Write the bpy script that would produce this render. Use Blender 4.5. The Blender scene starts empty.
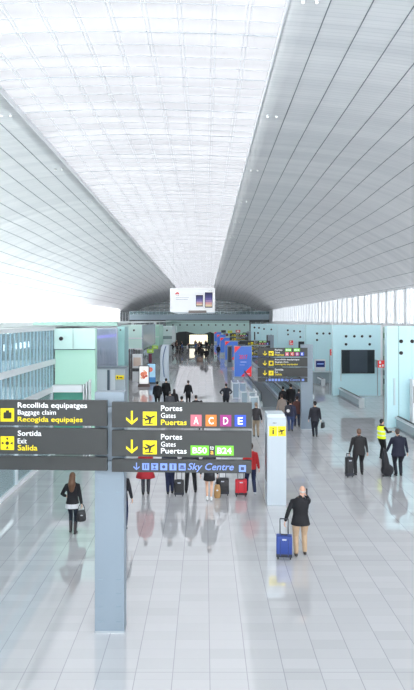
import bpy, bmesh, math, random
from mathutils import Vector, Matrix, Euler
C = bpy.context.scene.collection
random.seed(7)
PI = math.pi
# ------------------------------------------------------------------ camera
H = 5.8; F = 600.0; CX = 205.0; CY = 320.0
cd = bpy.data.cameras.new('camera'); cam = bpy.data.objects.new('camera', cd); C.objects.link(cam)
cam.location = (0, 0, H); cam.rotation_euler = (PI/2, 0, 0)
cd.sensor_fit = 'VERTICAL'; cd.sensor_height = 24; cd.lens = F/690*24
cd.shift_x = 2/690; cd.shift_y = -25/690
cd.clip_start = .1; cd.clip_end = 2000
bpy.context.scene.camera = cam
# ------------------------------------------------------------------ sky and exposure
w = bpy.data.worlds.new('sky'); bpy.context.scene.world = w; w.use_nodes = True
nt = w.node_tree; bg = nt.nodes['Background']
tc = nt.nodes.new('ShaderNodeTexCoord'); sx = nt.nodes.new('ShaderNodeSeparateXYZ'); cr = nt.nodes.new('ShaderNodeValToRGB')
nt.links.new(tc.outputs['Generated'], sx.inputs[0]); nt.links.new(sx.outputs['Z'], cr.inputs[0])
cr.color_ramp.elements[0].position = 0.0; cr.color_ramp.elements[0].color = (.965, .975, 1, 1)
cr.color_ramp.elements[1].position = .8; cr.color_ramp.elements[1].color = (.95, .965, 1, 1)
nt.links.new(cr.outputs[0], bg.inputs['Color']); bg.inputs['Strength'].default_value = 5.5
vs = bpy.context.scene.view_settings
bpy.context.scene.display_settings.display_device = 'sRGB'
vs.view_transform = 'Standard'; vs.look = 'None'; vs.exposure = 0.40; vs.gamma = 1; vs.use_curve_mapping = False

def wx(px, d): return (px-CX)*d/F
def wz(py, d): return H-(py-CY)*d/F
def dfloor(py): return F*H/(py-CY)

# ------------------------------------------------------------------ materials
def lin(c):
    c = c/255.0
    return c/12.92 if c <= .04045 else ((c+.055)/1.055)**2.4
MC = {}
def M(rgb, rough=.5, metal=0, emit=0, noise=0, spec=.5, name=None):
    key = (rgb, rough, metal, emit, noise, spec)
    if key in MC: return MC[key]
    m = bpy.data.materials.new(name or 'material'); m.use_nodes = True
    b = m.node_tree.nodes['Principled BSDF']; col = tuple(lin(c) for c in rgb)+(1,)
    b.inputs['Base Color'].default_value = col; b.inputs['Roughness'].default_value = rough
    b.inputs['Metallic'].default_value = metal; b.inputs['Specular IOR Level'].default_value = spec
    if emit:
        b.inputs['Emission Color'].default_value = col; b.inputs['Emission Strength'].default_value = emit
    if noise:
        n = m.node_tree; t = n.nodes.new('ShaderNodeTexCoord'); no = n.nodes.new('ShaderNodeTexNoise'); no.inputs['Scale'].default_value = 9
        n.links.new(t.outputs['Object'], no.inputs['Vector'])
        mx = n.nodes.new('ShaderNodeMix'); mx.data_type = 'RGBA'
        mx.inputs[6].default_value = tuple(c*(1-noise) for c in col[:3])+(1,); mx.inputs[7].default_value = tuple(min(1, c*(1+noise)) for c in col[:3])+(1,)
        n.links.new(no.outputs['Fac'], mx.inputs[0]); n.links.new(mx.outputs[2], b.inputs['Base Color'])
    MC[key] = m; return m
def glass(rgb, alpha, rough=.04, name='glass'):
    key = ('g', rgb, alpha, rough)
    if key in MC: return MC[key]
    m = bpy.data.materials.new(name); m.use_nodes = True; n = m.node_tree; n.nodes.clear()
    o = n.nodes.new('ShaderNodeOutputMaterial'); mix = n.nodes.new('ShaderNodeMixShader'); tr = n.nodes.new('ShaderNodeBsdfTransparent')
    pr = n.nodes.new('ShaderNodeBsdfPrincipled'); col = tuple(lin(c) for c in rgb)+(1,)
    pr.inputs['Base Color'].default_value = col; pr.inputs['Roughness'].default_value = rough
    tr.inputs['Color'].default_value = tuple(c**.35 for c in col[:3])+(1,)
    mix.inputs[0].default_value = alpha
    n.links.new(tr.outputs[0], mix.inputs[1]); n.links.new(pr.outputs[0], mix.inputs[2]); n.links.new(mix.outputs[0], o.inputs[0])
    MC[key] = m; return m

def floor_mat():
    m = bpy.data.materials.new('polished_floor_tiles'); m.use_nodes = True; n = m.node_tree; b = n.nodes['Principled BSDF']
    t = n.nodes.new('ShaderNodeTexCoord')
    def brick(wd, ht, mort, c1, c2, cm):
        k = n.nodes.new('ShaderNodeTexBrick'); k.offset = 0; k.squash = 1
        k.inputs['Scale'].default_value = 1; k.inputs['Brick Width'].default_value = wd; k.inputs['Row Height'].default_value = ht
        k.inputs['Mortar Size'].default_value = mort; k.inputs['Mortar Smooth'].default_value = .1
        k.inputs['Color1'].default_value = c1; k.inputs['Color2'].default_value = c2; k.inputs['Mortar'].default_value = cm
        n.links.new(mp.outputs[0], k.inputs['Vector']); return k
    mp = n.nodes.new('ShaderNodeMapping'); mp.inputs['Location'].default_value = (-.08, -.68, 0); n.links.new(t.outputs['Object'], mp.inputs[0])
    a = brick(.61, .3, .003, (.54, .54, .55, 1), (.60, .60, .61, 1), (.48, .485, .50, 1))
    c = brick(.61, 4.6, .008, (1, 1, 1, 1), (1, 1, 1, 1), (.72, .73, .74, 1))
    mx = n.nodes.new('ShaderNodeMix'); mx.data_type = 'RGBA'; mx.blend_type = 'MULTIPLY'; mx.inputs[0].default_value = 1
    n.links.new(a.outputs['Color'], mx.inputs[6]); n.links.new(c.outputs['Color'], mx.inputs[7])
    n.links.new(mx.outputs[2], b.inputs['Base Color'])
    b.inputs['Roughness'].default_value = .035; b.inputs['IOR'].default_value = 2.9; b.inputs['Specular IOR Level'].default_value = .5
    return m
def ceil_mat():
    m = bpy.data.materials.new('ceiling_metal_slats'); m.use_nodes = True; n = m.node_tree; b = n.nodes['Principled BSDF']
    t = n.nodes.new('ShaderNodeTexCoord'); s = n.nodes.new('ShaderNodeSeparateXYZ'); n.links.new(t.outputs['Object'], s.inputs[0])
    def frac(sock, period, width):
        d = n.nodes.new('ShaderNodeMath'); d.operation = 'DIVIDE'; n.links.new(sock, d.inputs[0]); d.inputs[1].default_value = period
        f = n.nodes.new('ShaderNodeMath'); f.operation = 'FRACT'; n.links.new(d.outputs[0], f.inputs[0])
        l = n.nodes.new('ShaderNodeMath'); l.operation = 'LESS_THAN'; n.links.new(f.outputs[0], l.inputs[0]); l.inputs[1].default_value = width
        return l
    q = frac(s.outputs['Y'], .33, .22)
    mx = n.nodes.new('ShaderNodeMix'); mx.data_type = 'RGBA'; n.links.new(q.outputs[0], mx.inputs[0])
    mx.inputs[6].default_value = (.90, .905, .915, 1); mx.inputs[7].default_value = (.83, .84, .85, 1)
    n.links.new(mx.outputs[2], b.inputs['Base Color'])
    mpn = n.nodes.new('ShaderNodeMapping'); mpn.inputs['Scale'].default_value = (.03, .8, .03); n.links.new(t.outputs['Object'], mpn.inputs[0])
    n2 = n.nodes.new('ShaderNodeTexNoise'); n2.inputs['Scale'].default_value = 1; n2.inputs['Detail'].default_value = 4; n.links.new(mpn.outputs[0], n2.inputs['Vector'])
    r2 = n.nodes.new('ShaderNodeValToRGB'); r2.color_ramp.elements[0].position = .35; r2.color_ramp.elements[1].position = .65
    r2.color_ramp.elements[0].color = (.86, .87, .88, 1); r2.color_ramp.elements[1].color = (1, 1, 1, 1); n.links.new(n2.outputs['Fac'], r2.inputs[0])
    m3 = n.nodes.new('ShaderNodeMix'); m3.data_type = 'RGBA'; m3.blend_type = 'MULTIPLY'; m3.inputs[0].default_value = 1
    n.links.new(mx.outputs[2], m3.inputs[6]); n.links.new(r2.outputs[0], m3.inputs[7]); n.links.new(m3.outputs[2], b.inputs['Base Color'])
    no = n.nodes.new('ShaderNodeTexNoise'); no.inputs['Scale'].default_value = .35; n.links.new(t.outputs['Object'], no.inputs['Vector'])
    bp = n.nodes.new('ShaderNodeBump'); bp.inputs['Strength'].default_value = .25; bp.inputs['Distance'].default_value = .3
    n.links.new(no.outputs['Fac'], bp.inputs['Height']); n.links.new(bp.outputs[0], b.inputs['Normal'])
    b.inputs['Roughness'].default_value = .32; b.inputs['Metallic'].default_value = 0; b.inputs['Specular IOR Level'].default_value = .3
    return m
def skylight_mat():
    m = bpy.data.materials.new('skylight_translucent_panel'); m.use_nodes = True; n = m.node_tree; n.nodes.clear()
    o = n.nodes.new('ShaderNodeOutputMaterial'); tr = n.nodes.new('ShaderNodeBsdfTranslucent'); df = n.nodes.new('ShaderNodeBsdfDiffuse'); mix = n.nodes.new('ShaderNodeMixShader')
    t = n.nodes.new('ShaderNodeTexCoord'); s = n.nodes.new('ShaderNodeSeparateXYZ'); n.links.new(t.outputs['Object'], s.inputs[0])
    no = n.nodes.new('ShaderNodeTexNoise'); no.inputs['Scale'].default_value = 1.0; no.inputs['Detail'].default_value = 3
    mp = n.nodes.new('ShaderNodeMapping'); mp.inputs['Scale'].default_value = (.12, 1.3, 1); n.links.new(t.outputs['Object'], mp.inputs[0]); n.links.new(mp.outputs[0], no.inputs['Vector'])
    r = n.nodes.new('ShaderNodeValToRGB'); r.color_ramp.elements[0].position = .35; r.color_ramp.elements[1].position = .62
    r.color_ramp.elements[0].color = (.140, .140, .145, 1); r.color_ramp.elements[1].color = (.176, .176, .181, 1)
    n.links.new(no.outputs['Fac'], r.inputs[0]); n.links.new(r.outputs[0], tr.inputs['Color'])
    df.inputs['Color'].default_value = (.8, .81, .82, 1); mix.inputs[0].default_value = .35
    n.links.new(tr.outputs[0], mix.inputs[1]); n.links.new(df.outputs[0], mix.inputs[2]); n.links.new(mix.outputs[0], o.inputs[0])
    return m

WHITE = M((238, 241, 243), .4); PALE = M((214, 224, 230), .35); STEEL = M((170, 178, 184), .3, .6); DGREY = M((70, 73, 76), .5)
BLACK = M((22, 23, 26), .5); TEAL = M((206, 242, 248), .3, 0, 0, .03); TEAL2 = M((212, 242, 234), .35); GREEN = M((190, 234, 214), .4)
CHROME = M((200, 204, 208), .15, .9); RUBBER = M((25, 25, 27), .7)
SIGNG = M((56, 58, 58), .55); TXTW = M((240, 242, 242), .5, 0, .1); TXTY = M((242, 218, 20), .5, 0, .1); TXTB = M((122, 150, 222), .5, 0, .05)
YEL = M((240, 216, 10), .5, 0, .08)

# ------------------------------------------------------------------ mesh helpers
def tag(o, label=None, cat=None, group=None, kind=None):
    if label: o['label'] = label
    if cat: o['category'] = cat
    if group: o['group'] = group
    if kind: o['kind'] = kind
    return o
def empty(name, loc, label, cat, group=None, rz=0):
    o = bpy.data.objects.new(name, None); C.objects.link(o); o.location = loc; o.rotation_euler = (0, 0, rz); o.empty_display_size = .2
    return tag(o, label, cat, group)
def link(name, me, mat, parent=None):
    me.name = name
    me.materials.clear()
    for m in (mat if isinstance(mat, (list, tuple)) else [mat]): me.materials.append(m)
    o = bpy.data.objects.new(name, me); C.objects.link(o)
    if parent: o.parent = parent
    return o
class MB:
    def __init__(s): s.bm = bmesh.new()
    def box(s, x0, x1, y0, y1, z0, z1, mi=0, rot=None, piv=None):
        vs_ = [s.bm.verts.new((x, y, z)) for z in (z0, z1) for (x, y) in ((x0, y0), (x1, y0), (x1, y1), (x0, y1))]
        fs = []
        for f in ((3, 2, 1, 0), (4, 5, 6, 7), (0, 1, 5, 4), (1, 2, 6, 5), (2, 3, 7, 6), (3, 0, 4, 7)):
            q = s.bm.faces.new([vs_[i] for i in f]); q.material_index = mi; fs.append(q)
        if rot is not None: bmesh.ops.rotate(s.bm, verts=vs_, cent=piv or (0, 0, 0), matrix=rot)
        return s
    def poly(s, pts, y0, y1, mi=0):          # pts in x,z; extruded along y
        a = [s.bm.verts.new((x, y0, z)) for x, z in pts]; b = [s.bm.verts.new((x, y1, z)) for x, z in pts]
        n = len(pts)
        for f in [a, b[::-1]]:
            q = s.bm.faces.new(f); q.material_index = mi
        for i in range(n):
            q = s.bm.faces.new((a[(i+1) % n], a[i], b[i], b[(i+1) % n])); q.material_index = mi
        return s
    def disc(s, c, r, y0, y1, seg=16, mi=0):
        return s.poly([(c[0]+r*math.cos(2*PI*i/seg), c[1]+r*math.sin(2*PI*i/seg)) for i in range(seg)], y0, y1, mi)
    def bar(s, a, b, r, seg=8, r2=None, mi=0):
        a = Vector(a); b = Vector(b); r2 = r if r2 is None else r2; d = (b-a).normalized()
        u = d.orthogonal().normalized(); v = d.cross(u)
        A = [s.bm.verts.new(a+r*(u*math.cos(2*PI*i/seg)+v*math.sin(2*PI*i/seg))) for i in range(seg)]
        B = [s.bm.verts.new(b+r2*(u*math.cos(2*PI*i/seg)+v*math.sin(2*PI*i/seg))) for i in range(seg)]
        for i in range(seg):
            q = s.bm.faces.new((A[i], A[(i+1) % seg], B[(i+1) % seg], B[i])); q.material_index = mi
        s.bm.faces.new(A[::-1]).material_index = mi; s.bm.faces.new(B).material_index = mi
        return s
    def build(s, name, mat, parent=None, bevel=0, smooth=False):
        bmesh.ops.recalc_face_normals(s.bm, faces=s.bm.faces)
        if bevel: bmesh.ops.bevel(s.bm, geom=list(s.bm.edges), offset=bevel, segments=2, affect='EDGES', profile=.6)
        me = bpy.data.meshes.new(name); s.bm.to_mesh(me); s.bm.free()
        if smooth:
            for p in me.polygons: p.use_smooth = True
        return link(name, me, mat, parent)
def struct(o): o['kind'] = 'structure'; return o
def textmesh(string, x0, x1, z0, z1, y, mat, parent, name='lettering', bold=.014, shear=0, th=.006):
    cu = bpy.data.curves.new('t', 'FONT'); cu.body = string; cu.offset = bold; cu.shear = shear; cu.extrude = .01
    cu.resolution_u = 3
    o = bpy.data.objects.new('t', cu); C.objects.link(o); dg = bpy.context.evaluated_depsgraph_get(); dg.update()
    me = bpy.data.meshes.new_from_object(o.evaluated_get(dg)); bpy.data.objects.remove(o); bpy.data.curves.remove(cu)
    xs = [v.co.x for v in me.vertices]; ys = [v.co.y for v in me.vertices]
    a, b, c, d = min(xs), max(xs), min(ys), max(ys)
    for v in me.vertices:
        v.co = ((v.co.x-a)/(b-a)*(x1-x0)+x0, y-th if v.co.z > 0 else y, (v.co.y-c)/(d-c)*(z1-z0)+z0)
    return link(name, me, mat, parent)
def copy_tree(o, parent=None):
    c = o.copy(); C.objects.link(c)
    if parent: c.parent = parent
    for ch in list(o.children): copy_tree(ch, c)
    return c

# ------------------------------------------------------------------ big structure
D0, D1 = -14.0, 275.0
XL, XR = -34.0, 27.0
SKL, SKR = -11.7, 3.43
struct(MB().box(XL-1, XR+1, D0, D1+1, -.2, 0).build('floor', floor_mat()))
PP = [(-34, 3.8), (-31, 6.3), (-28, 8.2), (-24, 10.1), (-20, 11.5), (-16, 12.45), (-11.7, 13.0), (-8, 13.2), (-4, 13.25), (0, 13.15), (3.43, 13.0), (7, 12.75), (10, 12.4), (13.3, 11.8), (17, 10.6), (20, 9.1), (23, 7.2), (25.2, 5.5), (27, 4.1)]
def interp(x):
    for i in range(len(PP)-1):
        if PP[i][0] <= x <= PP[i+1][0]:
            p0 = PP[max(i-1, 0)]; p1 = PP[i]; p2 = PP[i+1]; p3 = PP[min(i+2, len(PP)-1)]
            t = (x-p1[0])/(p2[0]-p1[0]); dx = p2[0]-p1[0]
            m1 = (p2[1]-p0[1])/(p2[0]-p0[0])*dx; m2 = (p3[1]-p1[1])/(p3[0]-p1[0])*dx
            return (2*t**3-3*t*t+1)*p1[1]+(t**3-2*t*t+t)*m1+(-2*t**3+3*t*t)*p2[1]+(t**3-t*t)*m2
    return PP[-1][1]
def cz(x, y):
    h = interp(max(XL, min(XR, x)))
    k = 1.0
    if y > 225: k = 1-.30*((y-225)/50)**2
    wave = 0
    e = (x-SKR)/(XR-SKR) if x > SKR else ((SKL-x)/(SKL-XL) if x < SKL else 0)
    wave = -.12*e*(1-e)*4*(.5-.5*math.cos((y-20)/27*2*PI))
    return H+h*k+wave
def sheet(name, xs, ys, off, mat, smooth=True):
    me = bpy.data.meshes.new(name); vs_ = [(x, y, cz(x, y)+off) for y in ys for x in xs]; n = len(xs)
    fs = [(j*n+i, j*n+i+1, (j+1)*n+i+1, (j+1)*n+i) for j in range(len(ys)-1) for i in range(n-1)]
    me.from_pydata(vs_, [], fs)
    for p in me.polygons: p.use_smooth = smooth
    return link(name, me, mat)
ys = [D0+i*(D1-D0)/110 for i in range(111)]
CM = ceil_mat()
for (a, b) in ((SKR, XR), (XL, SKL)):
    n = 26; o = sheet('ceiling', [a+(b-a)*i/n for i in range(n+1)], ys, 0, CM); struct(o)
    so = o.modifiers.new('s', 'SOLIDIFY'); so.thickness = .3; so.offset = 1
o = struct(sheet('window_1', [SKL+(SKR-SKL)*i/10 for i in range(11)], ys, .35, skylight_mat()))
# seams between ceiling bays
def ribs(xs_, w_, dn, name, mat, ys_=ys, up=.02):
    mb = MB()
    for x in xs_:
        prev = None
        for y in ys_:
            z = cz(x, y)
            cur = [mb.bm.verts.new((x-w_, y, z-dn)), mb.bm.verts.new((x+w_, y, z-dn)), mb.bm.verts.new((x+w_, y, z+up)), mb.bm.verts.new((x-w_, y, z+up))]
            if prev:
                for k in range(4): mb.bm.faces.new((prev[k], prev[(k+1) % 4], cur[(k+1) % 4], cur[k]))
            prev = cur
    return struct(mb.build(name, mat))
SEAM = M((118, 128, 134), .5)
ribs([SKR+1.65*i for i in range(1, 15)] + [SKL-1.65*i for i in range(1, 14)], 0.02, .02, 'trim_1', SEAM)
ribs([SKL, SKR], .03, .03, 'trim_2', WHITE, up=.42)
SKB = M((225, 231, 236), .4)
mb = MB()
for i in range(1, 10):                       # slim twin rails running along the skylight
    x = SKL+(SKR-SKL)*i/10
    for dx in (-.09, .09):
        for j in range(len(ys)-1):
            mb.bar((x+dx, ys[j], cz(x, ys[j])+.18), (x+dx, ys[j+1], cz(x, ys[j+1])+.18), .015, 4)
struct(mb.build('trim_3', SKB))
mb = MB(); y = D0+.5; k = 0
while y < 235:                               # cross members of the skylight
    big = (k % 4 == 0)
    for i in range(10):
        xa = SKL+(SKR-SKL)*i/10; xb = SKL+(SKR-SKL)*(i+1)/10
        mb.bar((xa, y, cz(xa, y)+.27), (xb, y, cz(xb, y)+.27), .032 if big else .016, 4)
    y += 1.3; k += 1
struct(mb.build('trim_4', SKB))

# clerestory strips on both sides
GL = glass((245, 245, 245), .06)
GLC = glass((222, 226, 232), .76, .2, 'fritted_glass')
GLB = glass((206, 212, 214), .15, .2, 'fritted_glass')
for side, X in (('right', XR), ('left', XL)):
    s = 1 if X > 0 else -1
    mb = MB(); mt = MB(); y = D0
    k = 0
    sp = 4.1 if s > 0 else 9.0
    while y < D1:
        zt = cz(X, y)
        mb.box(X-.25, X+.25, y-(.45 if s > 0 else .12), y+(.45 if s > 0 else .12), 0, zt+.1)
        if s > 0:
            mt.box(X-.1, X+.1, y+sp*.35, y+sp*.35+.12, 5.3, zt+.1); mt.box(X-.1, X+.1, y+sp*.62, y+sp*.62+.2, 5.3, zt+.1)
        else: mt.box(X-.1, X+.1, y+sp*.5, y+sp*.5+.06, 5.3, zt+.1)
        y += sp
    mw = MB().box(X-.15, X+.15, D0, D1, 0, 5.35)
    struct(mw.build('wall_'+side, WHITE))
    struct(mb.build('trim_5' if s > 0 else 'trim_6', WHITE)); struct(mt.build('trim_7' if s > 0 else 'trim_8', M((226, 230, 232), .4)))
    ysp = 236 if s > 0 else 240
    for lo, hi, nm, mt_ in ((D0, ysp, 'window_2' if s > 0 else 'window_3', GLC if s > 0 else GL), (ysp, D1, 'window_12' if s > 0 else 'window_13', glass((70, 80, 86), .95, .2, 'dark_glass'))):
        yy_ = [lo]+[y_ for y_ in ys if lo < y_ < hi]+[hi]; me = bpy.data.meshes.new('window'); vv = []; ff = []
        for yy in yy_: vv += [(X, yy, 5.35), (X, yy, cz(X, yy)+.1)]
        for i in range(len(yy_)-1): ff.append((2*i, 2*i+1, 2*i+3, 2*i+2))
        me.from_pydata(vv, [], ff); struct(link(nm, me, mt_))
me = bpy.data.meshes.new('w'); me.from_pydata([(XL, D0, .3), (XR, D0, .3), (XR, D0, 19), (XL, D0, 19)], [], [(0, 1, 2, 3)]); struct(link('window_11', me, GLB))  # unseen rear glazing, added to light surfaces that face the camera
mb = MB().box(XL, XR, D0-.2, D0+.2, 0, .3)
for i in range(21): mb.box(XL+3.05*i-.1, XL+3.05*i+.1, D0-.2, D0+.2, .3, 19)
for z in (5.5, 10.5, 15.5): mb.box(XL, XR, D0-.15, D0+.15, z, z+.25)
struct(mb.build('wall_back', WHITE))

# far end: glazed wall with steel galleries
mb = MB(); ye = D1-1
for x in [XL+i*2.2 for i in range(29)]: mb.box(x-.12, x+.12, ye-.2, ye+.2, 0, cz(x, ye))
struct(mb.build('trim_9', M((120, 134, 140), .5)))
mb = MB()
for z0, z1 in ((7.0, 7.5), (9.6, 9.9), (11.0, 11.5), (13.0, 13.4)):
    mb.box(XL, XR, ye-.5, ye+.2, z0, z1)
struct(mb.build('trim_10', M((178, 188, 192), .5)))
me = bpy.data.meshes.new('w'); n = 24; vv = []; ff = []
for i in range(n+1):
    x = XL+(XR-XL)*i/n; vv += [(x, ye, 0), (x, ye, cz(x, ye)+.2)]
for i in range(n): ff.append((2*i, 2*i+1, 2*i+3, 2*i+2))
me.from_pydata(vv, [], ff); struct(link('wall_front', me, glass((52, 64, 68), .95, .2)))
# gallery bridge crossing the hall near the end
br = empty('gallery_bridge', (0, 240, 0), 'blue grey steel gallery bridge crossing the far end of the hall above the crowd', 'bridge')
MB().box(-30, 25.5, -2, 2, 5.9, 8.0).build('deck', M((140, 158, 168), .5), br)
MB().box(-30, 25.5, -1.9, 1.9, 5.0, 5.9).build('beam', M((52, 58, 62), .6), br)
mb = MB()
for i in range(38): mb.box(-30+i*1.5, -29.92+i*1.5, -2, -1.95, 8.0, 9.2)
mb.box(-30, 25.5, -2.02, -1.94, 9.2, 9.3); mb.build('railing', STEEL, br)
MB().box(-30, 25.5, -1.98, -1.96, 8.0, 9.2).build('glass_panel', glass((130, 160, 165), .4), br)
for x in (-29, -20, 16, 25): MB().box(x-.5, x+.5, -.5, .5, 0, 5.0).build('column', STEEL, br)
for i in range(26):
    x = -24+i*1.7; h = 1+random.random()*2.2
    MB().box(x, x+random.uniform(.5, 1.5), -1, 1, 8.0, 8.0+h*.8).build('equipment_cabinet', M((92, 104, 106), .6), br)

# teal wall closing the ground level
tw = struct(MB().box(-11, 12.4, 168, 168.4, 0, 5.6).build('wall_end', M((186, 216, 210), .4)))
mb = MB()
for i in range(11): mb.disc((-9+i*2.0, 4.4), .22, 167.9, 168)
mb.build('porthole', BLACK, tw)
MB().box(-11, 12.4, 167.85, 168, 5.15, 5.35).build('trim_line', M((110, 135, 135), .5), tw)

# ------------------------------------------------------------------ left gallery facade
FX = -6.5
TG = glass((206, 228, 232), .34, .06)
wl = struct(MB().box(FX-.12, FX, D0, 26, 5.36, 5.5).box(FX-.12, FX+.03, D0, 26, 3.9, 4.12).box(FX-.12, FX+.03, D0, 26, 2.73, 2.97).build('trim_11', M((222, 226, 228), .4)))
mb = MB(); y = D0+.05
while y < 26:
    mb.box(FX-.06, FX+.0, y, y+.05, 2.97, 3.9); mb.box(FX-.06, FX+.0, y, y+.05, 4.12, 5.36); y += .46
struct(mb.build('trim_12', M((160, 190, 202), .4)))
mb = MB(); y = 20.7-2.4*14
while y < 26: mb.box(FX-.08, FX+.03, y-.09, y+.09, .1, 2.73); y += 2.4
struct(mb.build('trim_13', PALE))
i = 4
for z0, z1 in ((.12, 2.73), (2.97, 3.9), (4.12, 5.36)):
    struct(MB().box(FX-.05, FX-.03, D0, 26, z0, z1).build('window_%d' % i, TG)); i += 1
struct(MB().box(FX-.1, FX+.05, D0, 26, 0, .14).build('baseboard_left', WHITE))
struct(MB().box(FX-3.6, FX-3.5, D0, 26, 0, 5.4).build('wall_inner_left', M((198, 222, 224), .5)))
struct(MB().box(FX-3.5, FX-.14, D0, 26, 3.95, 4.05).build('floor_gallery', PALE))
struct(MB().box(FX-3.5, FX-.14, D0, 26, 2.8, 2.9).build('floor_mezzanine', PALE))
struct(MB().box(XL+.2, FX-.12, D0, 26.6, 5.36, 5.46).box(XL+.2, -9.5, 26.6, 168, 5.36, 5.46).build('ceiling_low_roof', M((226, 236, 234), .5)))
for zz, nm in ((5.27, 'upper'), (3.86, 'middle'), (2.68, 'lower')):  # added glowing strips that brighten the dark gallery interiors, not known fixtures
    e = empty('added_fill_strip', (FX-1.6, 8, zz), 'long added glowing strip brightening the %s gallery behind the left glass' % nm, 'ceiling light', 'added fill strips in the left galleries')
    MB().box(-.12, .12, 0, 17.5, 0, .06).build('housing', WHITE, e); MB().box(-.1, .1, .05, 17.45, -.02, 0).build('fill_glow', M((250, 252, 255), .4, 0, 9.0 if nm != 'lower' else 2.5), e)
# luminous blinds inside the gallery
y = 9.0
while y < 25.6:
    o = MB().box(FX-.9, FX-.86, 0, .2, 4.66, 4.9).build('wall_lamp', M((225, 232, 255), .4, 0, 3.0))
    o.location = (0, y, 0)
    tag(o, 'small white lamp glowing in the row behind upper gallery glass', 'lamp', 'row of lamps behind upper gallery glass'); y += .62
random.seed(3)
mb = MB(); y = 2.0
while y < 25.8:
    wdt = random.uniform(.05, .3)
    mb.box(FX-3.48, FX-3.44, y, y+wdt, random.choice([0, 2.9, 4.05]), random.choice([2.8, 3.9, 5.3])); y += random.uniform(.15, .6)
struct(mb.build('trim_14', M((140, 176, 194), .5)))
mb = MB(); y = 14
while y < 25.8:
    mb.box(FX-2.0, FX-1.9, y, y+.16, 0, 2.73); y += .55
struct(mb.build('trim_15', M((120, 108, 110), .5)))

# ------------------------------------------------------------------ left blocks facing the camera
def block(x0, x1, d, depth, z0, z1, mat, name='wall_left'):
    return struct(MB().box(x0, x1, d, d+depth, z0, z1).build(name, mat))
b1 = block(FX, wx(95, 26), 26, .5, 0, wz(328.5, 26), GREEN, 'wall_block_left')
MB().box(FX-.02, wx(95, 26)+.02, 25.94, 26, wz(349, 26), wz(328.5, 26)).build('upper_panel', TEAL2, b1)
MB().box(FX-.02, wx(95, 26)+.02, 25.93, 26, wz(349.8, 26), wz(349, 26)).build('joint_line', M((90, 120, 118), .5), b1)
MB().box(wx(73.2, 26), wx(73.5, 26), 25.92, 25.95, wz(349, 26), wz(328.5, 26)).build('joint_line', M((120, 150, 148), .5), b1)
MB().disc((wx(61.5, 26), wz(338.6, 26)), .085, 25.88, 25.94, 20).build('porthole', BLACK, b1)
MB().box(FX, wx(84.5, 26), 25.5, 25.92, wz(391, 26), wz(384.2, 26)).build('lintel', WHITE, b1)
for xx in (85.0, 87.8, 90.6):
    MB().box(wx(xx, 26), wx(xx+1.1, 26), 25.55, 25.92, 0, wz(383.5+(-.8*(xx-85)), 26)).build('louvre', WHITE, b1)
MB().box(FX, wx(84, 26), 25.8, 25.9, .05, wz(392, 26)).build('glass_door', glass((110, 190, 170), .7), b1)
# teal parapet over the roof
struct(MB().box(wx(33, 40), wx(117, 40), 40, 40.4, 5.4, wz(322, 40)).build('trim_16', M((190, 232, 218), .4)))
# purple lit shop front glass
sf = block(wx(95, 36), wx(117.5, 36), 36, .3, 2.2, wz(328, 36), M((196, 208, 216), .3), 'wall_shopfront')
MB().box(wx(95, 36), wx(117, 36), 35.9, 35.93, 2.3, wz(329, 36)).build('glass_pane', glass((205, 214, 228), .3), sf)
mb = MB()
for k in range(10): mb.box(wx(97+2*k, 36), wx(98.2+2*k, 36), 35.94, 35.98, wz(338.5-.2*k, 36), wz(335.8-.2*k, 36))
mb.build('purple_light', M((168, 150, 245), .4, 0, .7), sf)
mb = MB()
for k in range(14): mb.box(wx(96+1.5*k, 36), wx(96.6+1.5*k, 36), 35.93, 35.97, wz(366, 36), wz(random.uniform(346, 356), 36))
mb.build('display_rod', M((190, 196, 205), .3), sf)
tcx = block(wx(117.2, 38), wx(124.5, 38), 38, 2, 0, wz(326.5, 38), M((168, 216, 214), .3), 'wall_teal_pier')
MB().disc((wx(120.6, 38), wz(330, 38)), .05, 37.96, 38, 12).build('porthole', BLACK, tcx)
MB().box(wx(117, 38), wx(117.4, 38), 37.96, 38, 0, wz(328, 38)).build('joint_line', M((120, 170, 168), .5), tcx)
kg = empty('grey_service_partition', (wx(110, 33), 33, 0), 'pale grey service partition with yellow sign panel left of the hall', 'partition')
def kb(name, xa, xb, ya, yb, y0, y1, mat):
    MB().box(wx(xa, 33)-wx(110, 33), wx(xb, 33)-wx(110, 33), y0, y1, max(0, wz(yb, 33)), wz(ya, 33)).build(name, mat, kg)
kb('body', 96, 125, 368, 600, 0, 1.2, M((176, 188, 196), .4))
kb('door_panel', 97.5, 107, 369.5, 391, -.06, -.01, M((200, 212, 218), .35)); kb('door_panel', 110.5, 115.3, 369.5, 391, -.06, -.01, M((206, 216, 222), .35))
kb('dark_gap', 107.3, 109.6, 370, 392, -.03, -.01, M((80, 96, 108), .4)); kb('sign_panel', 115.8, 124, 375.2, 379.3, -.08, -.02, YEL)
kb('top_cap', 95.6, 125.3, 367.4, 368.3, -.04, 1.22, M((120, 132, 140), .4))
kb('pictogram', 117, 118.4, 376.3, 378.3, -.1, -.085, BLACK); kb('pictogram', 119.6, 122.6, 376.9, 377.9, -.1, -.085, BLACK)
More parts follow.
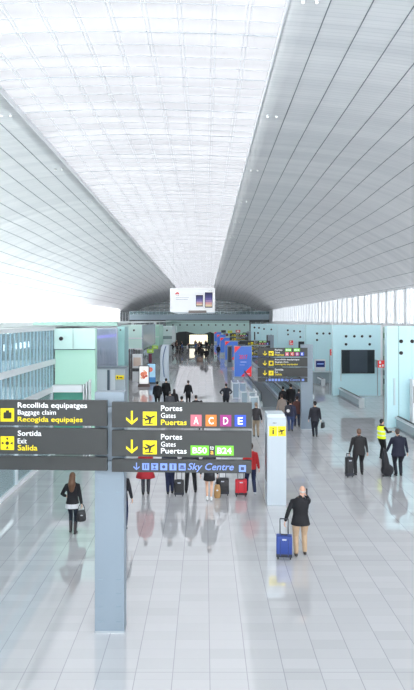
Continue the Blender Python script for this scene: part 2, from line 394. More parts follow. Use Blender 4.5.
# second row of left blocks
b2 = block(wx(127, 60)-.6, wx(142, 60), 60, 6, wz(349.5, 60), wz(325, 60), TEAL2, 'wall_overhang_left')
MB().box(wx(127, 60)-.55, wx(142, 60)+.03, 59.9, 60, wz(338.8, 60), wz(337.6, 60)).build('white_band', WHITE, b2)
MB().box(wx(127, 60)-.55, wx(142, 60)+.03, 59.9, 60, wz(349.5, 60), wz(348.2, 60)).build('white_band', WHITE, b2)
MB().disc((wx(134, 60), wz(330.3, 60)), .1, 59.93, 60).build('porthole', BLACK, b2)
MB().box(wx(142, 60), wx(142, 60)+.1, 60, 75, wz(349.5, 60), wz(325, 60)).build('side_glass', M((160, 176, 190), .2), b2)
mb = MB()
for px in (129, 131.2, 133): mb.box(wx(px, 58), wx(px+.9, 58), 58, 58.3, 0, wz(349, 58))
struct(mb.build('trim_17', M((98, 88, 92), .5)))
b2b = struct(MB().box(wx(133, 66), wx(143, 66), 66, 66.3, 0, wz(349, 66)).build('wall_interior_left', M((205, 210, 216), .5)))
mb = MB()
for px in (134.5, 136, 139): mb.box(wx(px, 66), wx(px+.5, 66), 65.9, 66, 0, 3.0)
mb.build('mullion', M((120, 120, 126), .5), b2b)
b3 = block(wx(150.5, 80), wx(159, 80), 80, 8, wz(346, 80), wz(325, 80), M((180, 226, 208), .4), 'wall_green_left')
MB().box(wx(150.5, 80), wx(159, 80)+.02, 79.9, 80, wz(337.2, 80), wz(336.6, 80)).build('joint_line', WHITE, b3)
b4 = block(wx(143, 88), wx(172, 88), 88, 10, 2.4, wz(327, 88), M((214, 230, 230), .4), 'wall_white_left')
MB().box(wx(160, 88), wx(172, 88), 87.9, 88, wz(339, 88), wz(336, 88)).build('grey_band', M((130, 150, 152), .4), b4)
MB().disc((wx(167, 88), wz(330.4, 88)), .13, 87.9, 88).build('porthole', BLACK, b4)
block(wx(150, 92), wx(160.5, 92), 92, 4, 0, 2.4, M((190, 205, 208), .4), 'wall_lower_left')
lb = struct(MB().box(wx(161, 98), wx(172, 98), 98, 98.4, 0, wz(346, 98)).build('wall_grey_screen_left', M((196, 206, 210), .4)))
block(wx(148, 140), wx(176, 140), 140, 4, 0, wz(326, 140), M((198, 224, 220), .4), 'wall_far_left')

# ------------------------------------------------------------------ right teal blocks
RX = 9.8
def rblock(d, x1, zt, holes, seams=()):
    b = struct(MB().box(RX, x1, d, d+.45, 0, zt).build('wall_right', TEAL))
    for px, py, r in holes: MB().disc((wx(px, d), wz(py, d)), r, d-.04, d, 16).build('porthole', BLACK, b)
    for px in seams: MB().box(wx(px, d), wx(px, d)+.03, d-.02, d, 0, zt).build('joint_line', M((130, 178, 176), .4), b)
    return b
dA, dB, dC, dD, dE, dG = 32.3, 46.0, 58.8, 81.0, 103.0, 128.0
bA = rblock(dA, 22, wz(326, dA), [(401, 341.3, .1), (412, 341.3, .1), (401, 353, .1), (423, 341, .1)], (398.4,))
MB().box(wx(393.3, dA), wx(394.8, dA), dA-.1, dA, wz(405, dA), wz(378, dA)).build('door_handle', M((205, 225, 228), .3), bA)
bB = rblock(dB, wx(380.5, dB), wz(325, dB), [(346, 336.3, .1), (354.3, 336.3, .1), (362, 336.3, .1), (370, 336.3, .1), (346, 344.3, .1), (369.6, 344.3, .1)], ())
MB().box(wx(340.2, dB), wx(341.2, dB), dB-.1, dB, wz(381, dB), wz(360, dB)).build('door_handle', M((205, 225, 228), .3), bB)
struct(MB().box(wx(380.5, dB)+.05, wx(380.5, dB)+.22, dB+.2, dB+3, 0, 5.42).build('trim_18', WHITE))
bC = rblock(dC, wx(333, dB)*dC/dB+1.2, wz(324.8, dC), [(317, 333.5, .11), (323.3, 333.5, .11), (329.5, 333.5, .11), (317, 340, .11)], (305.6,))
bD = rblock(dD, RX+5.5, wz(324.5, dD), [(287.8, 330.3, .13), (300, 331.5, .13), (305.3, 331.5, .13), (300.3, 337, .13), (288, 334.5, .12), (294, 331, .12)], ())
bE = rblock(dE, RX+4, wz(324.2, dE), [(264, 329, .15), (271.3, 329.5, .15), (278.5, 330, .15), (271, 335.5, .15)], ())
bG = rblock(dG, RX+5, wz(323.8, dG), [(254.5, 327.5, .2), (259, 327.8, .2), (258, 333, .2)], ())
for b, d, a, c, t, e in ((bD, dD, 298.4, 306, 341.5, 352), (bE, dE, 277.8, 281, 337, 348), (bE, dE, 266.5, 269.5, 335, 343), (bG, dG, 254, 255.2, 332, 340)):
    MB().box(wx(a, d), wx(c, d), d-.06, d, wz(e, d), wz(t, d)).build('dark_opening', M((38, 44, 50), .5), b)
# gap between the near blocks: coloured interior seen through
gp = empty('gate_shelf_unit', (wx(384, 50)+.5, 50, 0), 'tall narrow shelf unit glimpsed in the gap beside the wall screen', 'shelf')
MB().box(-1.2, 1.2, 0, .4, 0, 5.2).build('back_board', M((176, 200, 190), .5), gp)
for k, (z, c) in enumerate(((.5, (60, 60, 66)), (1.2, (48, 54, 60)), (1.9, (150, 160, 90)), (2.4, (120, 140, 120)), (3.7, (200, 210, 205)), (4.3, (90, 140, 100)))):
    MB().box(-.55, .2, -.2, 0, z, z+.42).build('shelf_content', M(c, .5), gp)

# wall screens, fire signs
def wscreen(px0, px1, py0, py1, d, label, dark=(28, 36, 42)):
    cx_ = wx((px0+px1)/2, d); w_ = wx(px1, d)-wx(px0, d); z0 = wz(py1, d); h_ = wz(py0, d)-z0
    e = empty('wall_screen', (cx_, d, z0), label, 'screen')
    MB().box(-w_/2, w_/2, -.14, 0, 0, h_).build('frame', M((36, 42, 46), .4), e, .01)
    MB().box(-w_/2+.03, w_/2-.03, -.15, -.138, .04, h_-.04).build('display', M(dark, .3), e)
    MB().box(-w_*.26, w_*.28, -.156, -.15, .04, h_-.04).build('display', M((62, 72, 82), .35), e)
    return e
wscreen(341.3, 374.2, 349.8, 373.3, dB, 'large dark double screen on the teal wall block under six portholes')
def fsign(px0, px1, py0, py1, d, label, back=.3, post=False):
    cx_ = wx((px0+px1)/2, d); w_ = wx(px1, d)-wx(px0, d); z0 = wz(py1, d); h_ = wz(py0, d)-z0
    e = empty('safety_sign', (cx_, d, z0), label, 'sign', 'red safety signs on the right wall')
    MB().box(-w_/2, w_/2, -.05, 0, 0, h_).build('panel', M((222, 62, 58), .5, 0, .2), e)
    MB().box(-w_*.3, -w_*.05, -.056, -.05, h_*.55, h_*.9).box(w_*.08, w_*.32, -.056, -.05, h_*.15, h_*.45).box(-w_*.3, -w_*.05, -.056, -.05, h_*.15, h_*.35).build('pictogram', TXTW, e)
    MB().box(-w_/2-.02, -w_/2+.02, -.03, back, 0, h_).build('bracket', STEEL, e)
    if post: MB().box(-w_/2-.03, -w_/2+.03, 0, .05, -z0, h_).build('post', STEEL, e)
fsign(377.6, 384.8, 360.4, 367.6, dB-.5, 'red and white safety sign in the gap right of the large wall screen', .6, True)
fsign(330, 335.6, 349.3, 355.3, dB+.6, 'red and white safety sign in the gap left of the large wall screen', .1, True)
fsign(289.5, 293, 340.4, 345, dD-.7, 'small faded red safety sign farther along the teal wall', .72)
# white kiosk with blue screen + grey counter at block C
ck = empty('check_counter', (wx(321, 55), 55, 0), 'grey check-in counter at the foot of the teal wall', 'counter')
cw = wx(332, 55)-wx(310, 55)
MB().box(-cw/2, cw/2, 0, 1.4, 0, .98).build('body', M((150, 164, 170), .35), ck, .02)
MB().box(-cw/2-.05, cw/2+.05, -.1, 1.45, .98, 1.04).build('worktop', M((186, 198, 202), .3), ck)
MB().box(-cw/2, cw/2, -.02, 0, .1, .14).build('trim_strip', STEEL, ck)
ks = empty('information_kiosk', (wx(326.3, 54), 56.8, 0), 'white kiosk with a dark blue screen beside the grey counter', 'kiosk')
MB().box(-.5, .5, 0, .4, 0, wz(359.5, 56.6)).build('body', WHITE, ks, .03)
MB().box(-.42, .42, -.03, 0, wz(367.3, 56.6), wz(361, 56.6)).build('screen', M((22, 36, 104), .3, 0, .2), ks)
MB().box(-.3, .3, -.036, -.03, wz(364.5, 56.6), wz(363.6, 56.6)).build('screen_text', M((150, 180, 235), .3, 0, .4), ks)
k2 = empty('information_kiosk', (wx(415.2, 31.6)+.05, 31.4, 0), 'white kiosk with black screen cut by the right edge', 'kiosk')
MB().box(-.24, .6, 0, .5, 0, wz(384, 29.3)).build('body', WHITE, k2, .02)
MB().box(-.2, .55, -.03, 0, wz(409, 29.3), wz(391, 29.3)).build('screen', BLACK, k2)

# low barriers with handrail in front of the blocks
def barrier(x, da, db, label, h=.62):
    e = empty('walkway_barrier', (x, da, 0), label, 'barrier', 'steel barriers of the walkway entries'); L = db-da
    MB().box(-.09, .09, .05, L, 0, h-.1).build('side_panel', M((176, 190, 196), .25, .3), e, .01)
    MB().box(-.16, .16, 0, L, h-.1, h).build('top_rail', M((206, 214, 218), .3), e, .02)
    MB().box(-.05, .05, .02, L-.02, h, h+.035).build('handrail', M((50, 56, 60), .5), e)
    MB().box(-.17, .17, -.06, .14, 0, h+.02).build('end_post', M((214, 220, 222), .3), e, .02)
    MB().box(-.18, .18, 0, L, 0, .05).build('skirting', M((120, 130, 136), .4), e)
    return e
barrier(10.35, 39.6, 45.9, 'steel barrier with dark handrail below the large wall screen')
barrier(10.35, 24.5, 32.2, 'steel barrier with dark handrail at the right edge behind the guard')
barrier(10.35, 52.5, 54.6, 'short steel barrier in front of the grey check counter')

# ------------------------------------------------------------------ central moving walkway
def walkway(x0, x1, da, db, label):
    e = empty('moving_walkway', ((x0+x1)/2, da, 0), label, 'moving walkway', 'moving walkways in the middle of the hall'); L = db-da; w_ = (x1-x0)/2
    MB().box(-w_, w_, 0, L, 0, .035).build('tread', M((96, 104, 110), .5, .2), e)
    MB().box(-w_, w_, -2.2, 0, 0, .02).build('landing_plate', M((128, 136, 142), .4, .5), e)
    for s in (-1, 1):
        MB().box(s*w_-.1, s*w_+.1, 0, L, 0, .28).build('skirt', M((196, 204, 208), .3, .3), e)
        MB().box(s*w_-.012, s*w_+.012, .3, L, .28, .92).build('glass_side', glass((190, 214, 220), .35), e)
        hb = MB(); hb.bar((s*w_, .25, .95), (s*w_, L, .95), .05, 8)
        pts = [(s*w_, .25+.0-.28*math.sin(t), .67+.28*math.cos(t)) for t in [PI*i/8 for i in range(9)]]
        for a, b in zip(pts[:-1], pts[1:]): hb.bar(a, b, .05, 8)
        hb.build('handrail', M((52, 58, 64), .5), e)
    return e
walkway(3.75, 5.35, 40, 57, 'moving walkway with glass sides and dark handrails right of the advert boards')
walkway(6.3, 7.9, 44, 100, 'second moving walkway with glass sides nearer the teal wall')

# white framed glass barriers near the walkway
def gate(px, d, label, n=3):
    e = empty('glass_gate', (wx(px, d), d, 0), label, 'gate', 'white framed glass gates')
    for k in range(n):
        x = k*.5
        MB().box(x-.03, x+.03, -.03, .03, 0, 1.25).build('post', WHITE, e)
        if k < n-1:
            MB().box(x+.03, x+.47, -.012, .012, .1, 1.15).build('glass_pane', glass((196, 214, 222), .4), e)
            for zz in (.05, 1.15): MB().box(x+.03, x+.47, -.02, .02, zz, zz+.05).build('rail', WHITE, e)
    for k in range(n): MB().box(k*.5-.02, k*.5+.02, 0, 2.2, 1.1, 1.16).box(k*.5-.02, k*.5+.02, 2.15, 2.2, 0, 1.1).build('side_rail', WHITE, e)
gate(232.5, 44, 'white framed glass gate left of the nearest blue advert base', 3)
gate(241, 38.5, 'white framed glass gate with rails just above the big sign', 3)
gate(250, 36, 'white framed glass gate beside the walkway handrail end', 2)

# ------------------------------------------------------------------ advert boards on the right of the aisle
BLUE = M((72, 120, 216), .3, 0, .15); RED = M((230, 52, 56), .3, 0, .35)
def advert(px, d, top, label, big=False, w_=1.66):
    e = empty('advert_board', (wx(px, d), d, 0), label, 'advert board', 'blue and red advert boards along the aisle'); 
    zt = wz(top, d); zb = .25 if big else .5
    MB().box(-w_/2-.06, w_/2+.06, 0, .35, .08, zt).build('casing', M((170, 184, 196), .3), e, .02)
    MB().box(-w_/2-.14, w_/2+.14, -.1, .5, 0, .09).build('base', STEEL, e)
    MB().box(-w_/2, w_/2, -.03, 0, zb, zt-.06).build('poster', BLUE, e)
    h = zt-.06-zb
    MB().poly([(-w_/2, zt-.06), (-w_/2, zt-.06-h*.22), (-w_*.12, zt-.06)], -.036, -.03).poly([(w_/2, zb), (w_/2, zb+h*.36), (-w_*.12, zb)], -.036, -.03).build('red_corner', RED, e)
    if big:
        textmesh('2017', -w_*.22, w_*.26, zb+h*.58, zb+h*.72, -.03, M((220, 60, 96), .4, 0, .3), e)
        MB().box(-w_*.15, w_*.2, -.034, -.03, zb+h*.47, zb+h*.49).box(-w_*.2, w_*.1, -.034, -.03, zb+h*.38, zb+h*.39).box(w_*.18, w_*.4, -.042, -.036, zb+h*.08, zb+h*.1).build('small_print', M((190, 205, 245), .4, 0, .3), e)
    return e
advert(243, 59, 345.8, 'nearest blue and red advert board above the white gates', True)
advert(231.5, 80, 341, 'second blue and red advert board, partly behind the nearest')
advert(225.5, 98, 337.5, 'third blue and red advert board from the front')
advert(221.3, 120, 334.5, 'fourth blue and red advert board, small and far')
advert(217.8, 150, 332, 'farthest blue and red advert board near the crowd')
dk = empty('dark_display_stand', (wx(229.7, 74), 74, 0), 'slim dark display stand between the first two blue advert boards', 'display stand')
MB().box(-.32, .32, 0, .4, 0, wz(345.5, 74)).build('casing', M((120, 134, 150), .4), dk, .02)
MB().box(-.2, .2, -.03, 0, .6, wz(347, 74)).build('screen', M((44, 52, 62), .3), dk)
# yellow and dark shop signs over the far right aisle
random.seed(5)
cols = [(60, 62, 66), (222, 210, 50), (50, 54, 58), (190, 60, 70), (130, 190, 90), (70, 72, 80), (230, 225, 215), (56, 60, 60)]
nlab = ['dark', 'yellow', 'charcoal', 'red', 'green', 'slate', 'cream', 'black']
spots = [(226, 333.5, 130), (230, 330.5, 135), (234, 333, 112), (238, 330, 118), (241, 335.5, 92), (245, 332.5, 100), (249, 336, 102), (223.5, 330.2, 158)]
for k, (px, py, d) in enumerate(spots):
    e = empty('shop_sign', (wx(px, d), d, wz(py, d)), '%s shop sign on a pole far off above the right aisle' % nlab[k], 'sign', 'distant shop signs over the right aisle')
    w_ = 4.6*d/F
    MB().box(-w_/2, w_/2, 0, .2, -2.6*d/F, 0).build('panel', M(cols[k], .4), e)
    MB().box(-w_*.3, w_*.3, -.03, 0, -1.6*d/F, -.8*d/F).build('lettering', M(cols[(k+3) % 8], .4, 0, .3), e)
    MB().bar((0, .26, -.1), (0, .26, -wz(py, d)), .06, 8).build('pole', STEEL, e)

# ------------------------------------------------------------------ end portal with lit screen
po = empty('dark_portal', (wx(196, 132), 132, 0), 'dark curved portal around the lit screen behind the crowd', 'portal')
u = 132/F
pts = [(-20, -26), (-20, -13), (-17, -12), (-10, -11.5), (0, -14), (8, -14), (14, -12), (18, -13.5), (18, -26)]
MB().poly([(x*u, H+z*u) for x, z in pts], 0, 1.2).build('surround', M((48, 54, 54), .6), po)
MB().box(-6.5*u, 11.5*u, -.3, 0, H-24*u, H-14.8*u).build('lit_screen', M((252, 244, 214), .4, 0, .9), po)
MB().box(-9.5*u, -7.5*u, -.4, -.1, 0, H-13*u).build('side_pillar', M((60, 64, 64), .5), po)
MB().box(12.5*u, 14.5*u, -.4, -.1, 0, H-13*u).build('side_pillar', M((52, 78, 66), .5), po)

# hanging advert board
hb = empty('hanging_advert', (wx(192.5, 100), 100, wz(312, 100)), 'big white hanging advert board with two phones under the skylight', 'advert board')
u = 100/F
MB().box(-22.5*u, 22.5*u, 0, .5, 0, 24*u).build('board', M((246, 248, 250), .4, 0, .22), hb, .03)
MB().poly([(-22.5*u, 0), (-14*u, -2*u), (22.5*u, -1.3*u), (22.5*u, 0)], .05, .45).build('lower_edge', M((214, 222, 228), .4), hb)
MB().box(-4*u, 14*u, -.06, 0, -1.0*u, 1.6*u).build('lower_clutter', M((150, 140, 136), .5), hb)
for (x0, x1, z0, z1) in ((3.3, 10.5, 5.5, 17.0), (12.3, 20, 4.3, 19.7)):
    ph = MB().box(x0*u, x1*u, -.05, 0, z0*u, z1*u).build('phone_picture', M((46, 44, 66), .4, 0, .1), hb, .015)
    n_ = 6
    for q in range(n_):
        c = [(214, 190, 160), (200, 150, 150), (150, 124, 168), (98, 90, 150), (66, 66, 122), (48, 50, 96)][q]
        hh = (z1-z0-2)/n_
        MB().box((x0+.5)*u, (x1-.5)*u, -.058, -.05, (z0+1+q*hh)*u, (z0+1+(q+1)*hh)*u).build('phone_screen', M(c, .4, 0, .25), ph)
fl = MB()
for q in range(8):
    a = PI*(.06+.88*q/7); cxx, czz = -15.2*u, 17.6*u
    dx, dz = math.cos(a), math.sin(a); px_, pz_ = -dz, dx
    fl.poly([(cxx+dx*.3*u, czz+dz*.3*u), (cxx+(dx*1.7+px_*.35)*u, czz+(dz*1.7+pz_*.35)*u), (cxx+dx*2.5*u, czz+dz*2.5*u), (cxx+(dx*1.7-px_*.35)*u, czz+(dz*1.7-pz_*.35)*u)], -.03, 0)
fl.build('logo', M((214, 60, 66), .5, 0, .2), hb)
textmesh('HUAWEI', -17*u, -13.4*u, 16.0*u, 16.9*u, 0, M((60, 50, 54), .5), hb, bold=0)
textmesh('HUAWEI', 15.2*u, 19.6*u, 20.7*u, 21.7*u, 0, M((60, 50, 54), .5), hb, bold=0)
MB().box(-17*u, -3.5*u, -.02, 0, 14.1*u, 14.5*u).box(-17*u, -4.5*u, -.02, 0, 12*u, 12.5*u).box(-17*u, -9*u, -.02, 0, 9.9*u, 10.2*u).build('small_print', M((150, 152, 160), .5), hb)
for s in (-1, 1): MB().bar((s*3.2, .25, 24*u), (s*3.2, .25, cz(-2, 100)+.3-wz(312, 100)), .012, 6).build('cable', STEEL, hb)

# left advert displays
def display(px, d, w_, ztop, label, kind):
    e = empty('display_stand', (wx(px, d), d, 0), label, 'display stand')
    MB().box(-w_/2, w_/2, 0, .18, 0, ztop).build('frame', M((88, 96, 104), .4), e, .02)
    if kind == 0:
        MB().box(-w_/2+.07, w_/2-.07, -.02, 0, .28, ztop-.08).build('poster', M((244, 244, 242), .4, 0, .4), e)
        for (x, z, r, c) in ((-.12, 1.1, .2, (214, 130, 100)), (.12, 1.2, .17, (226, 150, 120)), (-.02, .85, .15, (200, 110, 90)), (.2, .95, .12, (190, 100, 84)), (-.22, .8, .1, (232, 190, 160)), (.02, 1.4, .1, (236, 200, 176))):
            MB().disc((x, z), r, -.03, -.02, 14).build('picture', M(c, .5, 0, .3), e)
        MB().box(-w_/2-.05, w_/2+.05, -.08, .25, 0, .22).build('base', M((120, 104, 100), .5), e)
    else:
        MB().box(-w_/2+.05, w_/2-.05, -.02, 0, .15, ztop-.08).build('poster', M((166, 206, 232), .4, 0, .4), e)
        MB().box(-w_/2+.05, w_/2-.05, -.03, -.02, .15, .6).build('poster_band', M((70, 130, 186), .4, 0, .3), e)
        MB().disc((-.1, 1.3), .22, -.032, -.02, 14).build('picture', M((220, 120, 100), .5, 0, .3), e)
display(144, 52, .92, wz(365.5, 52), 'advert display with fruit coloured picture on white at left of aisle', 0)
display(151.5, 54.5, .8, wz(363, 54.5), 'pale blue advert display just behind the fruit picture one', 1)
to = empty('curved_totem', (wx(164.5, 57), 57, 0), 'tall white curved totem with a blue arc behind the left displays', 'totem')
u = 57/F
arc = [(-4.6, -62), (-4.2, -48), (-4.5, -38), (-3.4, -27), (-1.5, -24.6), (4.6, -24.6), (4.0, -40), (4.6, -62)]
MB().poly([(x*u, max(0, H+(z*u))) for x, z in arc], 0, .5).build('panel', M((216, 228, 238), .35), to)
ab = MB(); pr = None
for i in range(13):
    t = i/12; p = (-.2*u+(1.6*math.sin(t*PI*.9)*-1+2.2*(t**3))*u, -.02, .4+t*(H-26*u-.4))
    if pr: ab.bar(pr, p, .035, 5)
    pr = p
ab.build('blue_arc', M((70, 110, 165), .4), to)
for k, (px, py, d) in enumerate(((150.3, 351, 64), (155, 347, 70))):
    e = empty('hanging_sign', (wx(px, d), d, wz(py+1.8, d)), ('nearer lime green shop sign left of the curved totem', 'farther lime green shop sign above the curved totem')[k], 'sign', 'lime green shop signs')
    MB().box(-.34, .34, 0, .08, 0, .38).build('panel', M((168, 214, 60), .4, 0, .15), e)
    MB().box(-.2, .2, -.01, 0, .12, .26).build('lettering', M((225, 245, 190), .4), e)
    MB().box(-.38, -.33, .08, .13, -wz(py+1.8, d), .4).build('pole', STEEL, e)
rb = empty('red_banner_stand', (wx(150.2, 62), 62, 0), 'narrow dark red banner stand below the green shop signs', 'banner')
MB().box(-.16, .16, 0, .1, .3, 2.3).build('banner', M((120, 52, 74), .5), rb); MB().box(-.2, .2, -.1, .2, 0, .3).build('base', DGREY, rb)
cab = empty('white_display_cabinet', (wx(136.5, 55), 56, 0), 'white display cabinet behind the fruit picture display', 'cabinet')
MB().box(-.5, .4, 0, .6, 0, 2.6).build('body', WHITE, cab, .02); MB().box(-.5, .4, -.03, 0, 1.0, 1.3).build('dark_shelf', DGREY, cab)
MB().box(-.4, .3, -.03, 0, 1.5, 2.3).build('display_panel', M((225, 205, 190), .4), cab)

# ------------------------------------------------------------------ direction signs
K = 10.85/F
def arrow(mb, x, zt, zb, w_, y, t=.09):
    s = t*w_
    mb.box(x-s*.9, x+s*.9, y-.006, y, zb+s, zt)
    for sg in (-1, 1):
        mb.poly([(x, zb), (x+sg*w_*.5, zb+w_*.42), (x+sg*w_*.5, zb+w_*.42+s*2.6), (x, zb+s*2.6)][::sg], y-.006, y)
def plane(mb, x, z, s, y, fl=1):
    c, si = math.cos(.42), math.sin(.42)
    def R(p): return (x+fl*s*(p[0]*c-p[1]*si), z+s*(p[0]*si+p[1]*c))
    for pts in ([(-.46, -.07), (.40, -.07), (.52, .02), (.40, .08), (-.46, .07)], [(.18, 0), (-.12, -.38), (-.26, -.38), (-.10, 0)], [(.18, 0), (-.16, .36), (-.30, .36), (-.10, 0)], [(-.34, 0), (-.56, .24), (-.46, .26), (-.22, 0)]):
        mb.poly([R(p) for p in pts], y-.004, y)
    mb.box(x-.4*s, x+.25*s, y-.004, y, z-.5*s, z-.42*s)
def sign_root(name, loc, label, cat, group=None, rz=0): return empty(name, loc, label, cat, group, rz)
def dsign(loc, label, rz, items, group='airport direction signs'):
    """items: list of panels, each (x0,x1,y0,y1, contents) in near sign units, z measured from floor at py->z"""
    e = sign_root('direction_sign', loc, label, 'sign', group, rz)
    return e
def Z(py): return H-(py-CY)*K
def Xs(px, x0): return (px-x0)*K
def near_row(e, ox, x0, x1, y0, y1):
    MB().box(Xs(x0, ox), Xs(x1, ox), 0, .09, Z(y1), Z(y0)).build('sign_panel', SIGNG, e, .004)
def tx(e, ox, s, x0, x1, y0, y1, m, bold=.008, shear=0, desc=False):
    if desc: y1 += (y1-y0)*.28
    textmesh(s, Xs(x0, ox), Xs(x1, ox), Z(y1), Z(y0), 0, m, e, bold=bold, shear=shear)
def sq(e, ox, x0, x1, y0, y1, m, name='pictogram_tile'):
    return MB().box(Xs(x0, ox), Xs(x1, ox), -.006, 0, Z(y1), Z(y0)).build(name, m, e)
def ar(e, ox, x, y0, y1, w_, m):
    mb = MB(); arrow(mb, Xs(x, ox), Z(y0), Z(y1), w_*K, 0); mb.build('arrow', m, e)
INK = M((40, 42, 30), .5)
def planeicon(e, ox, x0, x1, y0, y1):
    sq(e, ox, x0, x1, y0, y1, YEL); mb = MB(); plane(mb, Xs((x0+x1)/2, ox), Z((y0+y1)/2-.3), (x1-x0)*K*.85, -.006); mb.build('pictogram', INK, e)
SX, SY = wx(109.5, 11.0), 10.95
post = None
def right_panel(e, ox, simple=False):
    near_row(e, ox, 112.4, 253.3, 402.8, 428.3); near_row(e, ox, 112.4, 253, 431.2, 457.3); near_row(e, ox, 112.4, 253, 460.3, 473)
    for y in (411, 440): ar(e, ox, 132.8, y+.3, y+14.2, 11.5, TXTY); planeicon(e, ox, 144, 158, y+1, y+14.8)
    tx(e, ox, 'Portes', 162.2, 183.5, 405.8, 411.2, TXTW); tx(e, ox, 'Gates', 162.2, 177, 413.2, 418.2, TXTW, 0); tx(e, ox, 'Puertas', 162.2, 188, 419.9, 425.3, TXTY)
    tx(e, ox, 'Portes', 162.2, 183.5, 434.4, 439.9, TXTW); tx(e, ox, 'Gates', 162.2, 177, 442, 447, TXTW, 0); tx(e, ox, 'Puertas', 162.2, 188, 448.5, 453.9, TXTW)
    for s, x0, x1, c in (('A', 192, 203, (226, 118, 134)), ('C', 207, 218, (240, 130, 44)), ('D', 221.5, 232.7, (168, 36, 132)), ('E', 236, 247.3, (44, 84, 214))):
        sq(e, ox, x0, x1, 414.8, 426.2, M(tuple(int(q*.9) for q in c), .5, 0, .04), 'gate_tile')
        m_ = (x0+x1)/2; textmesh(s, Xs(m_-2.5, ox), Xs(m_+2.5, ox), Z(424.2), Z(417), -.006, TXTW, e, bold=.02)
    for s, x0, x1 in (('B50', 192, 210.3), ('B24', 216.6, 235)):
        sq(e, ox, x0, x1, 445.6, 455.2, M((112, 206, 44), .5, 0, .06), 'gate_tile'); textmesh(s, Xs(x0+2, ox), Xs(x1-2, ox), Z(453.4), Z(447.4), -.006, TXTW, e, bold=.02)
    tx(e, ox, 'to', 211.5, 215.2, 446, 449.6, TXTW, 0); tx(e, ox, 'a', 212, 215, 451, 454.3, M((240, 180, 60), .5, 0, .3), 0.01)
    ar(e, ox, 137.5, 463.4, 470.8, 6, TXTB)
    gl = [lambda m, x, z: m.box(x-.03, x-.012, -.01, -.006, z-.04, z+.04).box(x+.01, x+.03, -.01, -.006, z-.04, z+.04),
          lambda m, x, z: m.poly([(x-.04, z+.04), (x+.04, z+.04), (x, z)], -.01, -.006).box(x-.03, x+.03, -.01, -.006, z-.045, z-.03).box(x-.006, x+.006, -.01, -.006, z-.03, z),
          lambda m, x, z: m.disc((x, z), .032, -.01, -.006, 10),
          lambda m, x, z: m.box(x-.012, x+.012, -.01, -.006, z-.045, z+.045),
          lambda m, x, z: m.box(x-.045, x+.045, -.01, -.006, z-.03, z-.008).box(x-.03, x+.03, -.01, -.006, z+.0, z+.03)]
    for k, x in enumerate((143.3, 152.3, 161.5, 170.8, 180)):
        sq(e, ox, x, x+7, 463.8, 470.6, TXTB); m = MB(); gl[k](m, Xs(x+3.5, ox), Z(467.2)); m.build('pictogram', M((56, 62, 96), .5), e)
    tx(e, ox, 'Sky Centre', 189, 235.2, 463.2, 470.2, TXTB, .01, .25, True)
    sq(e, ox, 240.3, 247.3, 464.8, 471.4, TXTB); m = MB(); m.box(Xs(242.2, ox), Xs(245.4, ox), -.01, -.006, Z(469.6), Z(466.6)); m.build('pictogram', M((56, 62, 96), .5), e)
e = sign_root('direction_sign', (SX, SY-.02, 0), 'large grey gates sign reading B50 to B24 on the near column', 'sign', None, math.radians(-2.5))
right_panel(e, 109.5)
e.location.z = 0
e = sign_root('direction_sign', (SX, SY-.02, 0), 'large grey baggage claim and exit sign cut off at the left edge', 'sign', None, math.radians(-2.5))
ox = 109.5
near_row(e, ox, -34, 107.3, 401.2, 427); near_row(e, ox, -34, 107.3, 429.6, 456); near_row(e, ox, -34, 107.3, 458.6, 472)
tx(e, ox, 'Recollida equipatges', 16.4, 87.3, 403.6, 409, TXTW, desc=True); tx(e, ox, 'Baggage claim', 16.4, 55.6, 411, 416, TXTW, 0, desc=True); tx(e, ox, 'Recogida equipajes', 16.4, 82.8, 418, 423.2, TXTY, desc=True)
tx(e, ox, 'Sortida', 16.4, 40.6, 432, 437.4, TXTW); tx(e, ox, 'Exit', 16.4, 25.6, 440, 445.2, TXTW, 0); tx(e, ox, 'Salida', 16.4, 36.6, 446.6, 452.2, TXTY)
sq(e, ox, -1.2, 12.6, 409.6, 423, YEL); sq(e, ox, -1.2, 12.6, 438, 451.8, YEL)
m = MB(); m.box(Xs(1.8, ox), Xs(10, ox), -.01, -.006, Z(420), Z(413.6)); m.box(Xs(4.3, ox), Xs(7.6, ox), -.01, -.006, Z(413.6), Z(411.6)); m.build('pictogram', INK, e)
m = MB(); m.disc((Xs(5.7, ox), Z(444.9)), 1.9*K, -.01, -.006, 12)
for q in range(4):
    a = q*PI/2; dx, dz = math.cos(a), math.sin(a)
    m.poly([(Xs(5.7, ox)+(dx*2.8)*K, Z(444.9)+(dz*2.8)*K), (Xs(5.7, ox)+(dx*5.6-dz*1.5)*K, Z(444.9)+(dz*5.6+dx*1.5)*K), (Xs(5.7, ox)+(dx*5.6+dz*1.5)*K, Z(444.9)+(dz*5.6-dx*1.5)*K)], -.01, -.006)
m.build('pictogram', INK, e)
for y in (409, 438): ar(e, ox, -14, y, y+13.5, 11.5, TXTY)

CP = M((134, 148, 160), .35)
def column(px, d, w_, ztop, label, slots=False, dep=.32):
    e = empty('sign_column', (wx(px, d), d, 0), label, 'column', 'pale blue sign columns')
    MB().box(-w_/2, w_/2, .05, .05+dep, 0, ztop).build('shaft', CP, e, .006)
    MB().box(-w_/2-.006, w_/2+.006, .04, .06+dep, 0, .03).build('base_plate', STEEL, e)
    MB().box(-w_/2+.02, w_/2-.02, -.05, .05, 3.1, 3.2).box(-w_/2+.02, w_/2-.02, -.05, .05, 4.1, 4.2).build('bracket', CP, e)
    if slots:
        m = MB()
        for z in (.2, .48, .72, .98, 2.6, 2.85):
            for s in (-1, 1): m.box(s*.17-.045, s*.17+.045, .043, .05, z, z+.008)
        m.build('fixing_slot', M((130, 150, 162), .5), e)
    return e
column(109, 11.08, .545, 4.46, 'pale blue column carrying the big signs in the left foreground', True)

